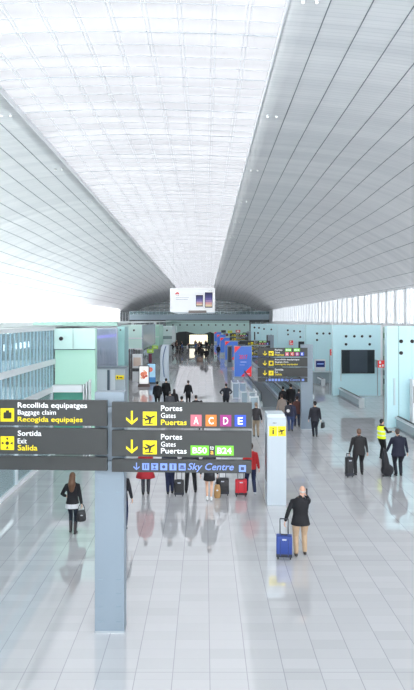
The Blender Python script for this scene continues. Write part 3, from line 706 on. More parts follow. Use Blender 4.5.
e = sign_root('direction_sign', (wx(309, 31.6), 31.6, 0), 'distant three row gates, baggage and exit sign right of the blue adverts', 'sign')
K0 = K; ox = 253.3+8
for (y0, y1) in ((402.8, 428.3), (431.2, 457.3), (460, 487), (489.5, 502)): near_row(e, ox, 112.4, 257, y0-1.5, y1-1.5)
def half(e, ox, y, lines, icon):
    ar(e, ox, 132.8, y+8.5, y+22.5, 11.5, TXTY); sq(e, ox, 144, 158, y+9, y+23, YEL)
    m = MB()
    if icon == 0: plane(m, Xs(151, ox), Z(y+16), 12*K, -.006)
    elif icon == 1: m.box(Xs(147, ox), Xs(155, ox), -.01, -.006, Z(y+20), Z(y+13.5)); m.box(Xs(149.5, ox), Xs(152.8, ox), -.01, -.006, Z(y+13.5), Z(y+11.6))
    else: m.disc((Xs(151, ox), Z(y+16)), 2*K, -.01, -.006, 10); m.box(Xs(145, ox), Xs(157, ox), -.009, -.006, Z(y+16.4), Z(y+15.6)); m.box(Xs(150.6, ox), Xs(151.4, ox), -.009, -.006, Z(y+22), Z(y+10))
    m.build('pictogram', INK, e)
    tx(e, ox, lines[0][0], 162.2, lines[0][1], y+3, y+8.6, TXTW); tx(e, ox, lines[1][0], 162.2, lines[1][1], y+10.5, y+15.5, TXTW, 0); tx(e, ox, lines[2][0], 162.2, lines[2][1], y+17, y+22.5, TXTY)
def rows3(e, ox):
    half(e, ox, 401.3, (('Portes', 183.5), ('Gates', 177), ('Puertas', 188)), 0)
    half(e, ox, 429.7, (('Recollida equipatges', 233), ('Baggage claim', 201), ('Recogida equipajes', 228.6)), 1)
    half(e, ox, 458.5, (('Sortida', 186.5), ('Exit', 171.5), ('Salida', 182.5)), 2)
    for s, x0, c in (('A', 192, (226, 118, 134)), ('C', 207, (220, 90, 84)), ('D', 221.5, (168, 36, 132)), ('E', 236, (44, 84, 214))):
        sq(e, ox, x0, x0+11, 413.5, 424.5, M(tuple(int(q*.9) for q in c), .5, 0, .04), 'gate_tile'); textmesh(s, Xs(x0+3, ox), Xs(x0+8, ox), Z(422.5), Z(415.5), -.006, TXTW, e, bold=.02)
    for s, x0 in (('B50', 192), ('B24', 216.6)):
        sq(e, ox, x0, x0+18.3, 402.8, 411.8, M((112, 206, 44), .5, 0, .06), 'gate_tile'); textmesh(s, Xs(x0+2, ox), Xs(x0+16, ox), Z(410), Z(404.4), -.006, TXTW, e, bold=.02)
    ar(e, ox, 137.5, 490.5, 498.5, 6, TXTB)
    for x in (143.3, 152.3, 161.5, 170.8, 180): sq(e, ox, x, x+7, 491, 498, TXTB)
    tx(e, ox, 'Sky Centre', 189, 235.2, 490.6, 497.6, TXTB, .01, .25, True); sq(e, ox, 240.3, 247.3, 491, 498, TXTB)
rows3(e, ox)
column(307.2, 31.73, .62, 4.5, 'pale blue column carrying the distant three row sign', dep=.3)
proto_sign = e
for k, (px, d, lab) in enumerate(((271, 63, 'third direction sign, half hidden behind the distant three row sign'), (249, 84, 'farthest direction sign above the advert boards'))):
    c = copy_tree(proto_sign); c.location = (wx(px, d), d, (-.7, -.4)[k]); c['label'] = lab
    column(px, d+.13, .6, 4.2, ('slim pale column behind the distant three row sign', 'farthest slim pale sign column beyond the advert boards')[k], dep=.3)

# pylon with yellow symbols
py_ = empty('sign_pylon', (wx(276.8, 18.7), 18.7, 0), 'white pylon with two yellow symbol squares behind the man with blue suitcase', 'pylon')
MB().box(-.295, .295, 0, .8, 0, 2.76).build('body', M((192, 202, 210), .35), py_, .006)
MB().box(-.295, .25, .03, .78, 2.76, 2.86).build('cap', M((214, 226, 232), .35), py_)
MB().box(-.30, -.295, .2, .65, .7, 2.2).build('side_screen', M((48, 56, 66), .3), py_)
for x in (-.24, .03):
    MB().box(x, x+.25, -.006, 0, 2.18, 2.49).build('symbol_tile', YEL, py_)
m = MB(); plane(m, .155, 2.34, .2, -.006); m.build('pictogram', INK, py_)
m = MB(); m.box(-.135, -.09, -.012, -.006, 2.24, 2.38); m.box(-.135, -.09, -.012, -.006, 2.40, 2.43); m.build('pictogram', INK, py_)
textmesh('B50', -.12, -.01, 2.57, 2.61, 0, INK, py_, bold=0)
MB().box(-.30, .30, -.005, .805, 0, .03).build('base_plate', STEEL, py_)

# downlights in the ceiling
def downlight(x, y, lab):
    z = cz(x, y); e = empty('downlight', (x, y, z-.09), lab, 'ceiling light', 'paired ceiling spotlights along the skylight edges')
    for s in (-.28, .28):
        h = MB().disc((0, 0), .085, 0, .12, 14); bmesh.ops.rotate(h.bm, verts=h.bm.verts, cent=(0, 0, 0), matrix=Matrix.Rotation(-PI/2, 3, 'X'))
        bmesh.ops.translate(h.bm, verts=h.bm.verts, vec=(s, 0, .12)); o = h.build('housing', WHITE, e)
        q = MB().disc((0, 0), .06, 0, .02, 14); bmesh.ops.rotate(q.bm, verts=q.bm.verts, cent=(0, 0, 0), matrix=Matrix.Rotation(-PI/2, 3, 'X'))
        bmesh.ops.translate(q.bm, verts=q.bm.verts, vec=(s, 0, .0)); q.build('lens', M((255, 255, 250), .3, 0, 1.2), o)
for k, y in enumerate((24.3, 38, 51.7, 65.4, 79, 93)):
    downlight(4.25, y, 'pair of small white spotlights beside the right skylight edge')
for k, y in enumerate((37.7, 51.3, 65, 79)):
    downlight(-12.5, y, 'pair of small white spotlights beside the left skylight edge')
# ------------------------------------------------------------------ people
def loft(bm, rings, seg=14):
    """rings: (center, a, b, right, fwd) closed tube through ellipses"""
    prev = None; first = None
    for c, a, b, r, f in rings:
        c = Vector(c); r = Vector(r); f = Vector(f)
        cur = [bm.verts.new(c+r*a*math.cos(2*PI*i/seg)+f*b*math.sin(2*PI*i/seg)) for i in range(seg)]
        if prev:
            for i in range(seg): bm.faces.new((prev[i], prev[(i+1) % seg], cur[(i+1) % seg], cur[i]))
        else: first = cur
        prev = cur
    bm.faces.new(first[::-1]); bm.faces.new(prev)
def limb(bm, pts, rad, seg=12, flat=1.0, side=None):
    """tube along points, radii rad, rounded ends"""
    pts = [Vector(p) for p in pts]; n = len(pts); rings = []
    for i, p in enumerate(pts):
        t = ((pts[min(i+1, n-1)]-pts[i]).normalized()+(pts[i]-pts[max(i-1, 0)]).normalized())
        t.normalize(); s = Vector(side or (1, 0, 0)); u = (s-t*s.dot(t))
        if u.length < .1: s = Vector((0, 1, 0)); u = (s-t*s.dot(t))
        u.normalize(); v = t.cross(u)
        if i == 0: rings.append((p-t*rad[0]*.75, rad[0]*.5, rad[0]*.5*flat, u, v))
        rings.append((p, rad[i], rad[i]*flat, u, v))
        if i == n-1: rings.append((p+t*rad[i]*.75, rad[i]*.5, rad[i]*.5*flat, u, v))
    loft(bm, rings, seg)
def ball(bm, c, r, rot=None):
    m = Matrix.Translation(c) @ (rot or Matrix.Identity(4)) @ Matrix.Diagonal((r[0], r[1], r[2], 1))
    bmesh.ops.create_uvsphere(bm, u_segments=16, v_segments=12, radius=1, matrix=m)
def fuse(bm, name, mat, parent, vox, smooth=2):
    me = bpy.data.meshes.new(name); bm.to_mesh(me); bm.free()
    o = bpy.data.objects.new('tmp', me); C.objects.link(o)
    r = o.modifiers.new('r', 'REMESH'); r.mode = 'VOXEL'; r.voxel_size = vox
    s = o.modifiers.new('s', 'SMOOTH'); s.iterations = smooth; s.factor = .5
    dg = bpy.context.evaluated_depsgraph_get(); dg.update()
    m2 = bpy.data.meshes.new_from_object(o.evaluated_get(dg)); bpy.data.objects.remove(o); bpy.data.meshes.remove(me)
    for p in m2.polygons: p.use_smooth = True
    return link(name, m2, mat, parent)
def ik(a, b, l1, l2, bend):
    a = Vector(a); b = Vector(b); d = b-a; L = d.length
    if L > (l1+l2)*.999: b = a+d.normalized()*(l1+l2)*.999; d = b-a; L = d.length
    x = (l1*l1-l2*l2+L*L)/(2*L); h = math.sqrt(max(0, l1*l1-x*x)); n = d.normalized(); bd = Vector(bend); bd = (bd-n*bd.dot(n)).normalized()
    return a+n*x+bd*h, b
SKIN = (222, 178, 152)
def person(loc, rz, label, h=1.75, q=1, skin=SKIN, hair=(50, 36, 28), bald=False, long=False, top=(30, 32, 38), hem=.80, flare=0, legs=(34, 36, 44), shoes=(24, 22, 22),
           fl=(-.1, .18, 0), fr=(.1, -.16, 0), hl=(-.30, .03, .80), hr=(.30, .03, .80), lean=0, skirt=None, bare=False, vest=None, tuft=None, group='travellers walking through the hall', girth=1.0, head=(0, 0), collar=None, bend_l=(-.35, -1, .1), bend_r=(.35, -1, .1), boots=False, cat='person', lift=(.0, .07)):
    top = tuple(int(c*(.72 if max(top) < 130 else .9)) for c in top); legs = tuple(int(c*(.72 if max(legs) < 110 else .92)) for c in legs)
    k = h/1.75; e = empty('person', loc, label, cat, group, rz)
    vox = {2: .0085, 1: .016, 0: .028}[q]; g = girth
    def P(x, y, z): return Vector((x*k, (y+lean*max(0, z-.9))*k, z*k))
    sh = {-1: P(-.168*g, 0, 1.395), 1: P(.168*g, 0, 1.395)}; hp = {-1: P(-.092*g, 0, .90), 1: P(.092*g, 0, .90)}
    foot = {-1: fl, 1: fr}; hand = {-1: hl, 1: hr}; bend = {-1: bend_l, 1: bend_r}; J = {}
    for s in (-1, 1):
        lf = lift[1] if foot[s][1] < -.08 else lift[0]
        an = Vector((foot[s][0]*k, foot[s][1]*k, (foot[s][2]+.085+lf)*k)); kn, an = ik(hp[s], an, .435*k, .415*k, (0, 1, 0)); 
        wr = Vector((hand[s][0]*k, hand[s][1]*k, hand[s][2]*k)); el, wr = ik(sh[s], wr, .29*k, .255*k, bend[s])
        J[s] = (an, kn, el, wr, lf)
    def footpts(s):
        an = J[s][0]; lf = J[s][4]
        heel = an+Vector((0, -.055, -.045+(.01 if lf > .02 else 0)))*k; toe = an+Vector((s*.02, .15, -.055-(lf*.9)))*k; ball_ = an+Vector((s*.012, .09, -.05-(lf*.75)))*k
        return heel, ball_, toe
    def torso(bm, grow, z0, z1=1.5, fl_=0):
        rows = [(.70, .185, .125), (.80, .18, .122), (.88, .168, .115), (.96, .166, .112), (1.06, .150, .102), (1.16, .152, .105), (1.27, .170, .115), (1.36, .178, .108), (1.41, .150, .092), (1.45, .105, .078), (1.48, .075, .07), (1.505, .055, .058)]
        rr = []
        rows = [(z0, .17+.015*fl_, .118)]+[r for r in rows if r[0] > z0+.03 and r[0] <= z1] if z0 < .96 else [r for r in rows if z0 <= r[0] <= z1]
        for z, a, b in rows:
            ex = fl_*max(0, .98-z)
            rr.append((P(0, 0, z), (a*g+grow+ex)*k, (b*g+grow+ex*.8)*k, (1, 0, 0), (0, 1, 0)))
        loft(bm, rr, 20)
    hc = P(head[0], .02+head[1], 1.635); 
    # body: one continuous surface with head, neck, arms, hands and legs
    bm = bmesh.new(); torso(bm, -.018, .88)
    ball(bm, hc, (.078*k, .095*k, .115*k)); ball(bm, hc+Vector((0, .03, -.055))*k, (.055*k, .062*k, .06*k))
    limb(bm, [P(0, 0, 1.42), P(head[0]*.4, .005, 1.50), hc+Vector((0, -.015, -.05))*k], [.065*k, .054*k, .054*k])
    if q: 
        limb(bm, [hc+Vector((0, .088, .005))*k, hc+Vector((0, .108, -.022))*k], [.010*k, .013*k])
        for s in (-1, 1): ball(bm, hc+Vector((s*.076, -.005, -.01))*k, (.011*k, .02*k, .03*k))
    for s in (-1, 1):
        an, kn, el, wr, lf = J[s]
        limb(bm, [sh[s]-Vector((s*.03, 0, 0)), (sh[s]+el)/2, el, (el*2+wr)/3, wr], [.045*k, .042*k, .036*k, .036*k, .026*k])
        limb(bm, [hp[s], (hp[s]+kn)/2, kn, kn.lerp(an, .35), an], [.078*k, .068*k, .050*k, .050*k, .036*k])
        hl_, bl_, tl_ = footpts(s); limb(bm, [hl_, bl_, tl_], [.028*k, .032*k, .022*k], flat=.7)
        d = (wr-el).normalized(); side = Vector((0, 1, 0)); side = (side-d*side.dot(d)).normalized(); nrm = d.cross(side)
        inn = nrm if nrm.x*s < 0 else -nrm
        pc = wr+d*.05*k; limb(bm, [wr+d*.005, pc, wr+d*.085*k], [.026*k, .036*k, .036*k], flat=.45, side=side)
        for i in range(4):
            fl0 = (.062, .074, .079, .068)[i]*k; r_ = .0095*k
            b0 = wr+d*.085*k+side*((i-1.5)*-.019*k); b1_ = b0+d*fl0*.4+inn*.008; b2_ = b1_+d*fl0*.25+inn*fl0*.35; b3 = b2_-d*fl0*.02+inn*fl0*.28
            limb(bm, [b0, b1_, b2_, b3], [r_, r_, r_*.9, r_*.8], seg=8)
        t0 = wr+d*.03*k+side*.028*k; limb(bm, [t0, t0+d*.03*k+side*.02*k+inn*.008, t0+d*.055*k+side*.02*k+inn*.022*k], [.012*k, .011*k, .009*k], seg=8)
    body = fuse(bm, 'body', M(skin, .55), e, vox)
    # hair
    HM = M(hair, .6)
    if not bald:
        bm = bmesh.new(); ball(bm, hc+Vector((0, -.016, .022))*k, (.088*k, .100*k, .106*k))
        if long:
            limb(bm, [hc+Vector((0, -.045, .03))*k, hc+Vector((0, -.085, -.10))*k, P(0, -.115, 1.42), P(0, -.125, 1.27)], [.09*k, .098*k, .11*k, .07*k], flat=.6)
        else: ball(bm, hc+Vector((0, -.045, -.045))*k, (.066*k, .055*k, .055*k))
        fuse(bm, 'hair', HM, e, max(vox, .012))
    elif q:
        bm = bmesh.new()
        for s in (-1, 1): limb(bm, [hc+Vector((s*.072, .0, .0))*k, hc+Vector((s*.058, -.05, -.01))*k, hc+Vector((s*.01, -.082, -.02))*k], [.018*k, .026*k, .03*k])
        fuse(bm, 'hair', HM, e, .009)
    if q:
        for s in (-1, 1):
            b_ = bmesh.new(); ball(b_, hc+Vector((s*.03, .083, .01))*k, (.012*k, .008*k, .007*k)); me = bpy.data.meshes.new('eye'); b_.to_mesh(me); b_.free(); link('eye', me, M((40, 34, 30), .3), e)
        b_ = bmesh.new(); ball(b_, hc+Vector((0, .09, -.058))*k, (.024*k, .008*k, .006*k)); me = bpy.data.meshes.new('mouth'); b_.to_mesh(me); b_.free(); link('mouth', me, M((170, 96, 88), .5), e)
    # trousers
    if not bare:
        bm = bmesh.new()
        loft(bm, [(P(0, 0, z), (a*g)*k, (b*g)*k, (1, 0, 0), (0, 1, 0)) for z, a, b in ((.84, .15, .115), (.90, .178, .124), (.98, .170, .116), (1.05, .155, .108))], 18)
        for s in (-1, 1):
            an, kn, el, wr, lf = J[s]; w_ = .0 if boots else .012
            limb(bm, [hp[s]+Vector((0, 0, .01)), hp[s].lerp(kn, .45), kn, kn.lerp(an, .4), an+Vector((0, 0, .01))], [.098*g*k, .086*g*k, (.060+w_)*k, (.058+w_)*k, (.046+w_)*k])
        fuse(bm, 'trousers', M(legs, .75, 0, 0, .1), e, max(vox, .012))
    else:
        bm = bmesh.new()
        loft(bm, [(P(0, 0, z), (a*g)*k, (b*g)*k, (1, 0, 0), (0, 1, 0)) for z, a, b in ((.66, .20, .15), (.80, .185, .13), (.90, .178, .124), (1.05, .155, .108))], 18)
        fuse(bm, 'shorts', M(legs, .75), e, max(vox, .012))
    for s in (-1, 1):
        bm = bmesh.new(); a_, b_, c_ = footpts(s); an = J[s][0]
        limb(bm, [a_+Vector((0, 0, .0)), b_, c_], [.040*k, .043*k, .032*k], flat=.8, side=(1, 0, 0)); limb(bm, [an+Vector((0, 0, .03 if not boots else .24))*k, an-Vector((0, 0, .03))*k], [.045*k, .046*k])
        fuse(bm, 'shoe', M(shoes, .45), e, max(vox, .012), 1)
    # jacket
    bm = bmesh.new(); torso(bm, .016, hem, 1.48, flare)
    for s in (-1, 1):
        an, kn, el, wr, lf = J[s]; limb(bm, [sh[s]-Vector((s*.05*k, 0, .01)), sh[s]+Vector((s*.008, 0, -.02)), (sh[s]+el)/2, el, (el+wr)/2, el.lerp(wr, .93)], [.064*k, .068*k, .062*k, .054*k, .050*k, .042*k])
    jk = fuse(bm, 'jacket', M(top, .75, 0, 0, .12), e, max(vox, .011))
    if q == 2 or collar:
        bm = bmesh.new(); limb(bm, [P(0, -.004, 1.47), P(head[0]*.3, .0, 1.50)], [.066*k, .060*k]); fuse(bm, 'collar', M(collar or top, .6), e, .01)
    if skirt:
        bm = bmesh.new(); z0, z1, c_ = skirt
        loft(bm, [(P(0, 0, z), (.19+i*.012)*k, (.135+i*.012)*k, (1, 0, 0), (0, 1, 0)) for i, z in enumerate((z1, (z0+z1)/2, z0))], 20); fuse(bm, 'hem', M(c_, .8, 0, 0, .25), e, .012)
    if vest:
        bm = bmesh.new(); torso(bm, .032, .90, 1.45, .02); v = fuse(bm, 'safety_vest', M(vest, .6, 0, .12), e, .014)
        for z in (1.02, 1.2):
            bm = bmesh.new(); torso_r = .166*g+.04
            loft(bm, [(P(0, 0, zz), torso_r*k*(1 if z < 1.1 else 1.04), (.112*g+.044)*k, (1, 0, 0), (0, 1, 0)) for zz in (z, z+.05)], 20)
            me = bpy.data.meshes.new('reflective_band'); bm.to_mesh(me); bm.free(); link('reflective_band', me, M((220, 228, 226), .3), v)
    return e

def suitcase(loc, rz, w_, h_, d_, col, label, handle=.45, group='wheeled suitcases in the hall', tilt=0):
    e = empty('suitcase', loc, label, 'suitcase', group, rz)
    b = MB().box(-w_/2, w_/2, -d_/2, d_/2, .05, h_).build('shell', M(col, .45), e, .03, True)
    for s in (-1, 1):
        MB().box(s*w_*.25-.008, s*w_*.25+.008, -d_/2-.006, -d_/2+.01, .09, h_-.05).build('ridge', M(tuple(int(c*.8) for c in col), .45), b)
        for t in (-1, 1):
            MB().bar((s*(w_/2-.04)-.012, t*(d_/2-.03), .03), (s*(w_/2-.04)+.012, t*(d_/2-.03), .03), .03, 12).build('wheel', RUBBER, e)
            MB().box(s*(w_/2-.04)-.018, s*(w_/2-.04)+.018, t*(d_/2-.03)-.014, t*(d_/2-.03)+.014, .03, .07).build('wheel_bracket', DGREY, e)
    MB().box(-w_/2-.002, w_/2+.002, -d_/2-.003, d_/2+.003, .06, .06+h_*.14).build('lower_guard', M((26, 30, 44), .5), e, .01)
    hb_ = MB()
    for s in (-1, 1): hb_.bar((s*w_*.26, d_/2-.04, h_-.04), (s*w_*.26, d_/2-.04, h_+handle), .011, 8)
    hb_.bar((-w_*.27, d_/2-.04, h_+handle), (w_*.27, d_/2-.04, h_+handle), .016, 8); hb_.build('pull_handle', M((52, 56, 64), .4, .4), e)
    MB().box(-.08, .08, -.02, .02, h_-.005, h_+.025).build('carry_handle', M((60, 62, 70), .5), e, .006)
    MB().box(-.05, .05, -d_/2-.012, -d_/2, h_*.84, h_*.9).build('badge', M((180, 186, 200), .4), e)
    return e
def bag(loc, rz, label, col=(26, 26, 30), w_=.30, h_=.24, d_=.13, strap=.25, cat='handbag', name='handbag'):
    e = empty(name, loc, label, cat, None, rz); bm = bmesh.new()
    loft(bm, [((0, 0, z*h_), w_/2*a, d_/2*b, (1, 0, 0), (0, 1, 0)) for z, a, b in ((0, .8, .8), (.15, 1, 1), (.6, .97, .9), (.92, .8, .5), (1, .74, .35))], 18)
    fuse(bm, 'body', M(col, .5), e, .01)
    sb = MB(); pr = None
    for i in range(11):
        t = PI*i/10; p = (w_*.34*math.cos(t), 0, h_*.92+strap*math.sin(t))
        if pr: sb.bar(pr, p, .009, 6)
        pr = p
    sb.build('strap', M((34, 32, 34), .5), e)
    MB().box(-.03, .03, -d_/2-.01, -d_/2+.02, h_*.55, h_*.65).build('clasp', CHROME, e)
    return e

def at(px, d): return (wx(px, d), d, 0)
# old man with blue suitcase
d = 14.75
person(at(300.5, d), -.05, 'old balding man in black jacket and beige trousers pulling a blue suitcase', h=1.70, q=2, hair=(196, 190, 184), bald=True, skin=(214, 168, 144), top=(24, 26, 34), hem=.80, flare=.18, legs=(196, 168, 138), shoes=(52, 44, 40),
       fl=(-.11, -.03, 0), fr=(.12, .10, 0), hl=(-.40, -.02, .84), hr=(.15, .13, 1.50), bend_l=(-1, -.2, 0), bend_r=(.55, .5, -1), lean=.03, girth=1.16, head=(.055, .04), group=None, lift=(0, 0))
ph = empty('phone', (wx(300.5, d)+.175, d+.13, 1.50), 'dark phone held to the ear by the old man', 'phone'); MB().box(-.012, .012, -.035, .035, -.02, .12).build('body', BLACK, ph, .004)
suitcase((wx(284.3, 14.6), 14.62, 0), -.1, .38, .56, .24, (40, 66, 140), 'blue wheeled suitcase pulled by the old man in the black jacket', .37)
# woman on the left
d = 16.3
person(at(72.5, d), .02, 'woman with long brown hair, black jacket and boots walking away at left', h=1.66, q=2, hair=(98, 68, 48), long=True, top=(28, 30, 38), hem=.86, flare=.2, legs=(44, 56, 74), shoes=(60, 54, 56),
       fl=(-.07, .1, 0), fr=(.08, -.05, 0), hl=(-.24, .20, 1.02), hr=(.27, -.02, .82), girth=.9, skirt=(.74, .88, (206, 208, 212)), boots=True, group=None, lift=(0, .02), bend_l=(-.5, -1, 0))
bag((wx(82, 16.3), 16.22, .36), .25, 'black handbag carried low by the woman with long brown hair', w_=.26, h_=.30, d_=.14, strap=.20)
# business men right
d = 22.4
person(at(359, d), 0, 'man in dark grey suit with a black upright bag at his left', h=1.74, q=2, hair=(110, 84, 70), skin=(205, 150, 128), top=(52, 50, 54), hem=.80, flare=.05, legs=(48, 46, 50), fl=(-.12, .02, 0), fr=(.14, .1, 0), hl=(-.37, .0, .82), hr=(.34, .04, .80), girth=1.3, group=None, lift=(0, .0))
suitcase((wx(347.9, 22.4), 22.2, 0), .1, .26, .72, .26, (30, 31, 36), 'narrow black wheeled case beside the man in the dark grey suit', .12)
d = 22.3
person(at(398.5, d), 0, 'man in navy coat facing the guard, black wheeled bag at his left', h=1.76, q=2, hair=(70, 56, 52), top=(32, 38, 66), hem=.76, flare=.08, legs=(26, 30, 48), fl=(-.08, .02, 0), fr=(.11, .06, 0), hl=(-.42, .10, .86), hr=(.36, .05, .80), girth=1.35, group=None, lift=(0, 0), head=(-.04, 0))
bw = empty('golf_bag', (wx(386.8, 22.2), 22.2, 0), 'tall black bag with a round base beside the man in the navy coat', 'bag')
bm = bmesh.new(); ball(bm, (0.02, 0, .25), (.24, .14, .23)); limb(bm, [(-.03, 0, .3), (-.05, .02, .62), (-.07, .04, .95)], [.16, .13, .07]); fuse(bm, 'body', M((26, 26, 32), .6), bw, .014)
for s in (-1, 1): MB().bar((s*.14-.015, 0, .035), (s*.14+.015, 0, .035), .035, 12).build('wheel', RUBBER, bw)
MB().bar((-.14, 0, .035), (.14, 0, .035), .03, 8).build('axle', DGREY, bw)
MB().bar((-.08, .03, .9), (-.10, .04, 1.06), .015, 8).build('handle', DGREY, bw)
d = 25.1
person(at(381.5, d), -1.15, 'security guard in yellow hi-vis vest and black trousers with arms raised forward', h=1.66, q=2, hair=(34, 30, 32), top=(36, 38, 46), hem=.88, legs=(22, 24, 30), fl=(-.1, .05, 0), fr=(.1, -.04, 0), hl=(-.14, .42, 1.15), hr=(.14, .44, 1.18), vest=(226, 244, 20), girth=1.1, group=None, lift=(0, 0), bend_l=(-.3, -.4, -1), bend_r=(.3, -.4, -1))
d = 29.7
person(at(315, d), -.03, 'businessman in dark suit striding away with a briefcase right of the slim column', h=1.78, q=1, girth=1.12, hair=(40, 34, 34), top=(52, 54, 66), hem=.78, flare=.06, legs=(40, 44, 60), fl=(-.05, .12, 0), fr=(.05, -.16, 0), hl=(-.30, .05, .82), hr=(.29, .02, .82), group=None)
bag((wx(323, 29.7), 29.74, .45), .9, 'dark briefcase carried by the businessman right of the slim column', w_=.42, h_=.28, d_=.11, strap=.09, cat='briefcase', name='briefcase')
# people in the middle right
person(at(256.2, 29.7), .1, 'man in dark top and beige trousers behind the right end of the gates sign', h=1.72, q=1, hair=(140, 120, 104), top=(70, 66, 70), hem=.86, legs=(158, 140, 118), fl=(-.09, .1, 0), fr=(.09, -.08, 0), group=None)
person(at(281.8, 33.2), .1, 'woman in beige coat left of the person with the colourful backpack', h=1.70, q=1, hair=(70, 52, 46), top=(176, 160, 150), hem=.7, legs=(90, 90, 104), group=None)
person(at(290.5, 31.2), -.2, 'person in blue and rust jacket with jeans and a pale round backpack', h=1.66, q=1, hair=(44, 36, 36), top=(62, 66, 98), hem=.84, legs=(60, 78, 122), fl=(-.09, .1, 0), fr=(.09, -.12, 0), hr=(.3, .08, .86), girth=1.25, group=None)
bp = empty('backpack', (wx(287.3, 31.1), 31.0, 1.0), 'dark backpack with a pale round patch on the jeans wearer', 'backpack')
bm = bmesh.new(); ball(bm, (0, -.09, .18), (.17, .12, .24)); fuse(bm, 'body', M((44, 44, 56), .6), bp, .016); MB().disc((0, .14), .085, -.225, -.19, 14).build('patch', M((225, 225, 225), .5), bp)
person(at(297, 32.5), -.1, 'person in rust brown coat walking right of the pale round backpack', h=1.68, q=1, hair=(60, 44, 40), top=(122, 74, 68), hem=.74, legs=(52, 60, 92), group=None)
person(at(290.8, 37.2), 0, 'person in long black coat above the jeans wearer', h=1.84, q=1, hair=(24, 22, 24), top=(24, 24, 30), hem=.5, legs=(24, 24, 30), girth=1.3, group=None)
person(at(283, 37.0), 0, 'person in black on the walkway side just under the distant sign', h=1.72, q=0, hair=(30, 26, 26), top=(30, 30, 38), legs=(28, 28, 34), group=None)
person(at(298.8, 36.6), 0, 'person in grey blue jacket half hidden left of the slim column', h=1.6, q=0, hair=(60, 50, 46), top=(84, 92, 110), legs=(50, 54, 64), group=None)
# group behind the big gates sign
person(at(145.5, 19.9), .05, 'person in flared red coat and grey trousers under the gates sign', h=1.68, q=1, hair=(60, 40, 30), top=(178, 30, 44), hem=.60, flare=.36, legs=(88, 90, 100), fl=(-.08, .03, 0), fr=(.09, .1, 0), group=None, lift=(0, 0), girth=1.05)
person(at(169.8, 20.0), .05, 'person in navy jeans holding a black suitcase under the gates sign', h=1.76, q=1, hair=(50, 40, 36), top=(46, 52, 72), hem=.86, legs=(40, 50, 92), fl=(-.06, .0, 0), fr=(.08, .08, 0), hr=(.24, .05, .84), group=None, lift=(0, 0))
suitcase(at(179.2, 19.8), 0, .32, .52, .22, (28, 28, 32), 'small black suitcase standing between two pairs of dark trousers', .36)
person(at(190.5, 20.1), 0, 'person in black trousers, feet apart, right of the small black suitcase', h=1.78, q=1, hair=(40, 34, 32), top=(60, 62, 72), hem=.84, legs=(40, 42, 52), fl=(-.14, .03, 0), fr=(.16, .08, 0), hl=(-.3, .05, .84), group=None, lift=(0, 0))
person(at(209.3, 19.3), 0, 'person in black shorts with bare legs and white shoes under the gates sign', h=1.7, q=1, hair=(90, 60, 40), top=(44, 46, 56), hem=.84, legs=(28, 28, 34), shoes=(226, 228, 230), bare=True, fl=(-.07, .0, 0), fr=(.06, -.04, 0), hr=(.28, .05, .84), group=None, lift=(0, .0))
suitcase(at(222.5, 19.9), 0, .42, .55, .26, (30, 31, 36), 'larger black suitcase right of the person in shorts', .34)
tb = bag((wx(217.3, 19.5), 19.55, .0), 0, 'small tan bag standing in front of the larger black suitcase', col=(172, 134, 84), w_=.22, h_=.44, d_=.10, strap=.14, cat='bag', name='shoulder_bag')
suitcase(at(241, 19.8), 0, .38, .54, .24, (196, 30, 46), 'red suitcase beside the person in the red top', .34)
person(at(250.8, 20.0), .1, 'person in red top and blue jeans holding the red suitcase', h=1.70, q=1, hair=(60, 44, 36), top=(204, 40, 44), hem=.86, legs=(46, 60, 108), shoes=(220, 224, 228), fl=(-.14, .1, 0), fr=(.13, -.06, 0), hl=(-.3, .06, .86), group=None, lift=(0, .03), girth=1.05)
person(at(121.5, 16.6), .0, 'person in dark coat and navy trousers mostly hidden behind the near column', h=1.74, q=1, hair=(40, 34, 32), top=(34, 36, 46), hem=.8, legs=(36, 54, 104), fl=(-.06, .1, 0), fr=(.12, -.12, 0), group=None, girth=.95)
# people just above the gates sign
person(at(157.3, 39.8), 0, 'left one of two men in black standing before the fruit picture display', h=1.74, q=0, hair=(34, 28, 28), top=(26, 27, 34), hem=.72, legs=(28, 28, 34), girth=1.2, group=None)
person(at(166, 41), 0, 'right one of two men in black standing before the fruit picture display', h=1.82, q=0, hair=(34, 28, 28), top=(28, 28, 36), hem=.74, legs=(28, 28, 34), girth=1.2, group=None)
person(at(170, 35.2), 0, 'person with grey hair and grey jacket in front of the two men in black', h=1.62, q=0, hair=(120, 116, 116), top=(112, 114, 124), legs=(60, 60, 70), girth=1.2, group=None)
person(at(174.3, 36.4), 0, 'person with long dark hair beside the grey jacketed person', h=1.62, q=0, hair=(40, 34, 34), long=True, top=(48, 46, 54), legs=(40, 40, 50), group=None)
person(at(188.2, 40.2), 0, 'lone man in black standing in the middle of the aisle', h=1.76, q=0, hair=(40, 32, 30), top=(26, 28, 38), hem=.74, legs=(26, 28, 36), girth=.95, group=None)
person(at(226.2, 38.6), .15, 'man in dark navy jacket with elbows out left of the white gates', h=1.72, q=0, hair=(34, 28, 28), top=(34, 40, 58), hem=.8, legs=(30, 34, 46), hl=(-.27, .18, 1.02), hr=(.27, .18, 1.02), bend_l=(-1, -.4, 0), bend_r=(1, -.4, 0), girth=1.25, group=None)
for k, (px, dd, lab) in enumerate(((181.7, 32.2, 'dark haired head showing at the sign top left of the aisle centre'), (196, 32.6, 'taller dark haired head showing at the sign top in the aisle centre'), (201.3, 31.4, 'lower dark haired head at the sign top right of the aisle centre'))):
    person(at(px, dd), 0, lab, h=(1.72, 1.72, 1.60)[k], q=0, hair=(38, 32, 32), top=(50, 50, 58), legs=(36, 38, 46), group=None)
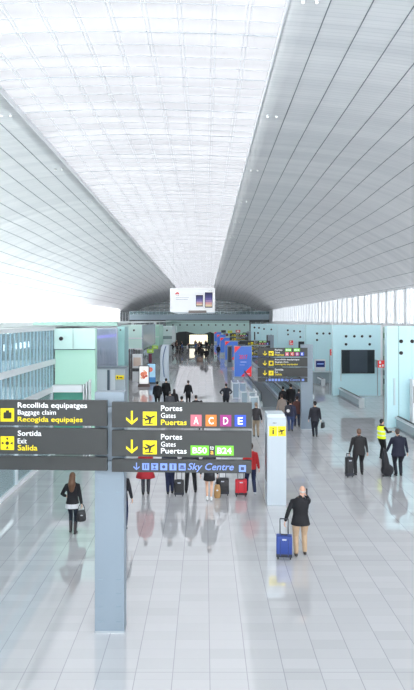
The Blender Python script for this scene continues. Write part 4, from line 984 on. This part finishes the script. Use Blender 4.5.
# middle distance aisle
person(at(206.2, 84), 0, 'dark suited person of the pair walking in the middle of the aisle', h=1.8, q=0, top=(36, 38, 48), legs=(34, 36, 44), girth=1.2, group=None)
person(at(202.2, 88), 0, 'taller partner of the dark suited pair in the middle of the aisle', h=1.86, q=0, top=(56, 50, 54), legs=(44, 44, 52), girth=1.2, group=None)
bgx = bag((wx(200, 83), 83, 0), 0, 'brown bag on the floor beside the dark suited pair', col=(120, 96, 84), w_=.9, h_=.6, d_=.4, strap=.2, cat='bag', name='travel_bag')
person(at(218.3, 96), 0, 'lone dark figure walking right of the aisle beside the blue adverts', h=1.85, q=0, top=(34, 38, 58), legs=(30, 32, 46), girth=1.2, group=None)
# the far crowd
random.seed(11)
cl = [('dark navy', (34, 38, 54), (30, 32, 42), (40, 32, 30)), ('black', (26, 27, 32), (26, 26, 30), (30, 26, 26)), ('grey', (120, 122, 130), (50, 52, 60), (60, 46, 40)), ('white', (222, 222, 224), (70, 74, 90), (90, 66, 50)), ('brown', (110, 84, 74), (48, 48, 56), (50, 40, 34)), ('blue', (80, 110, 160), (44, 50, 80), (60, 50, 44))]
protos = []; used = set()
for nm, t_, l_, h_ in cl:
    protos.append((nm, person((0, 0, 0), 0, 'distant traveller in %s clothes in the far crowd before the lit screen' % nm, h=1.76, q=0, hair=h_, top=t_, legs=l_, girth=1.2, group='far crowd before the lit screen', fl=(-.1, .1, 0), fr=(.1, -.1, 0))))
crowd = []
for i in range(46):
    px = 172+random.random()*53 if i < 36 else 195+random.random()*20
    d = random.uniform(100, 128) if i < 36 else random.uniform(92, 112)
    if any((wx(px, d)-a)**2+(d-b)**2 < .8 for a, b in crowd) or abs(wx(px, d)-wx(218.3, 96)) < .8: continue
    crowd.append((wx(px, d), d))
for i, (x, y) in enumerate(crowd):
    j = random.choice([0, 0, 1, 1, 1, 2, 3, 4, 5]); nm, p = protos[j]
    if j in used: p = copy_tree(p)
    used.add(j); p.location = (x, y, 0); p.rotation_euler.z = random.uniform(-PI, PI)
for j in range(6):
    if j not in used:
        p = protos[j][1]; p.location = (-4.5+j, 99, 0)
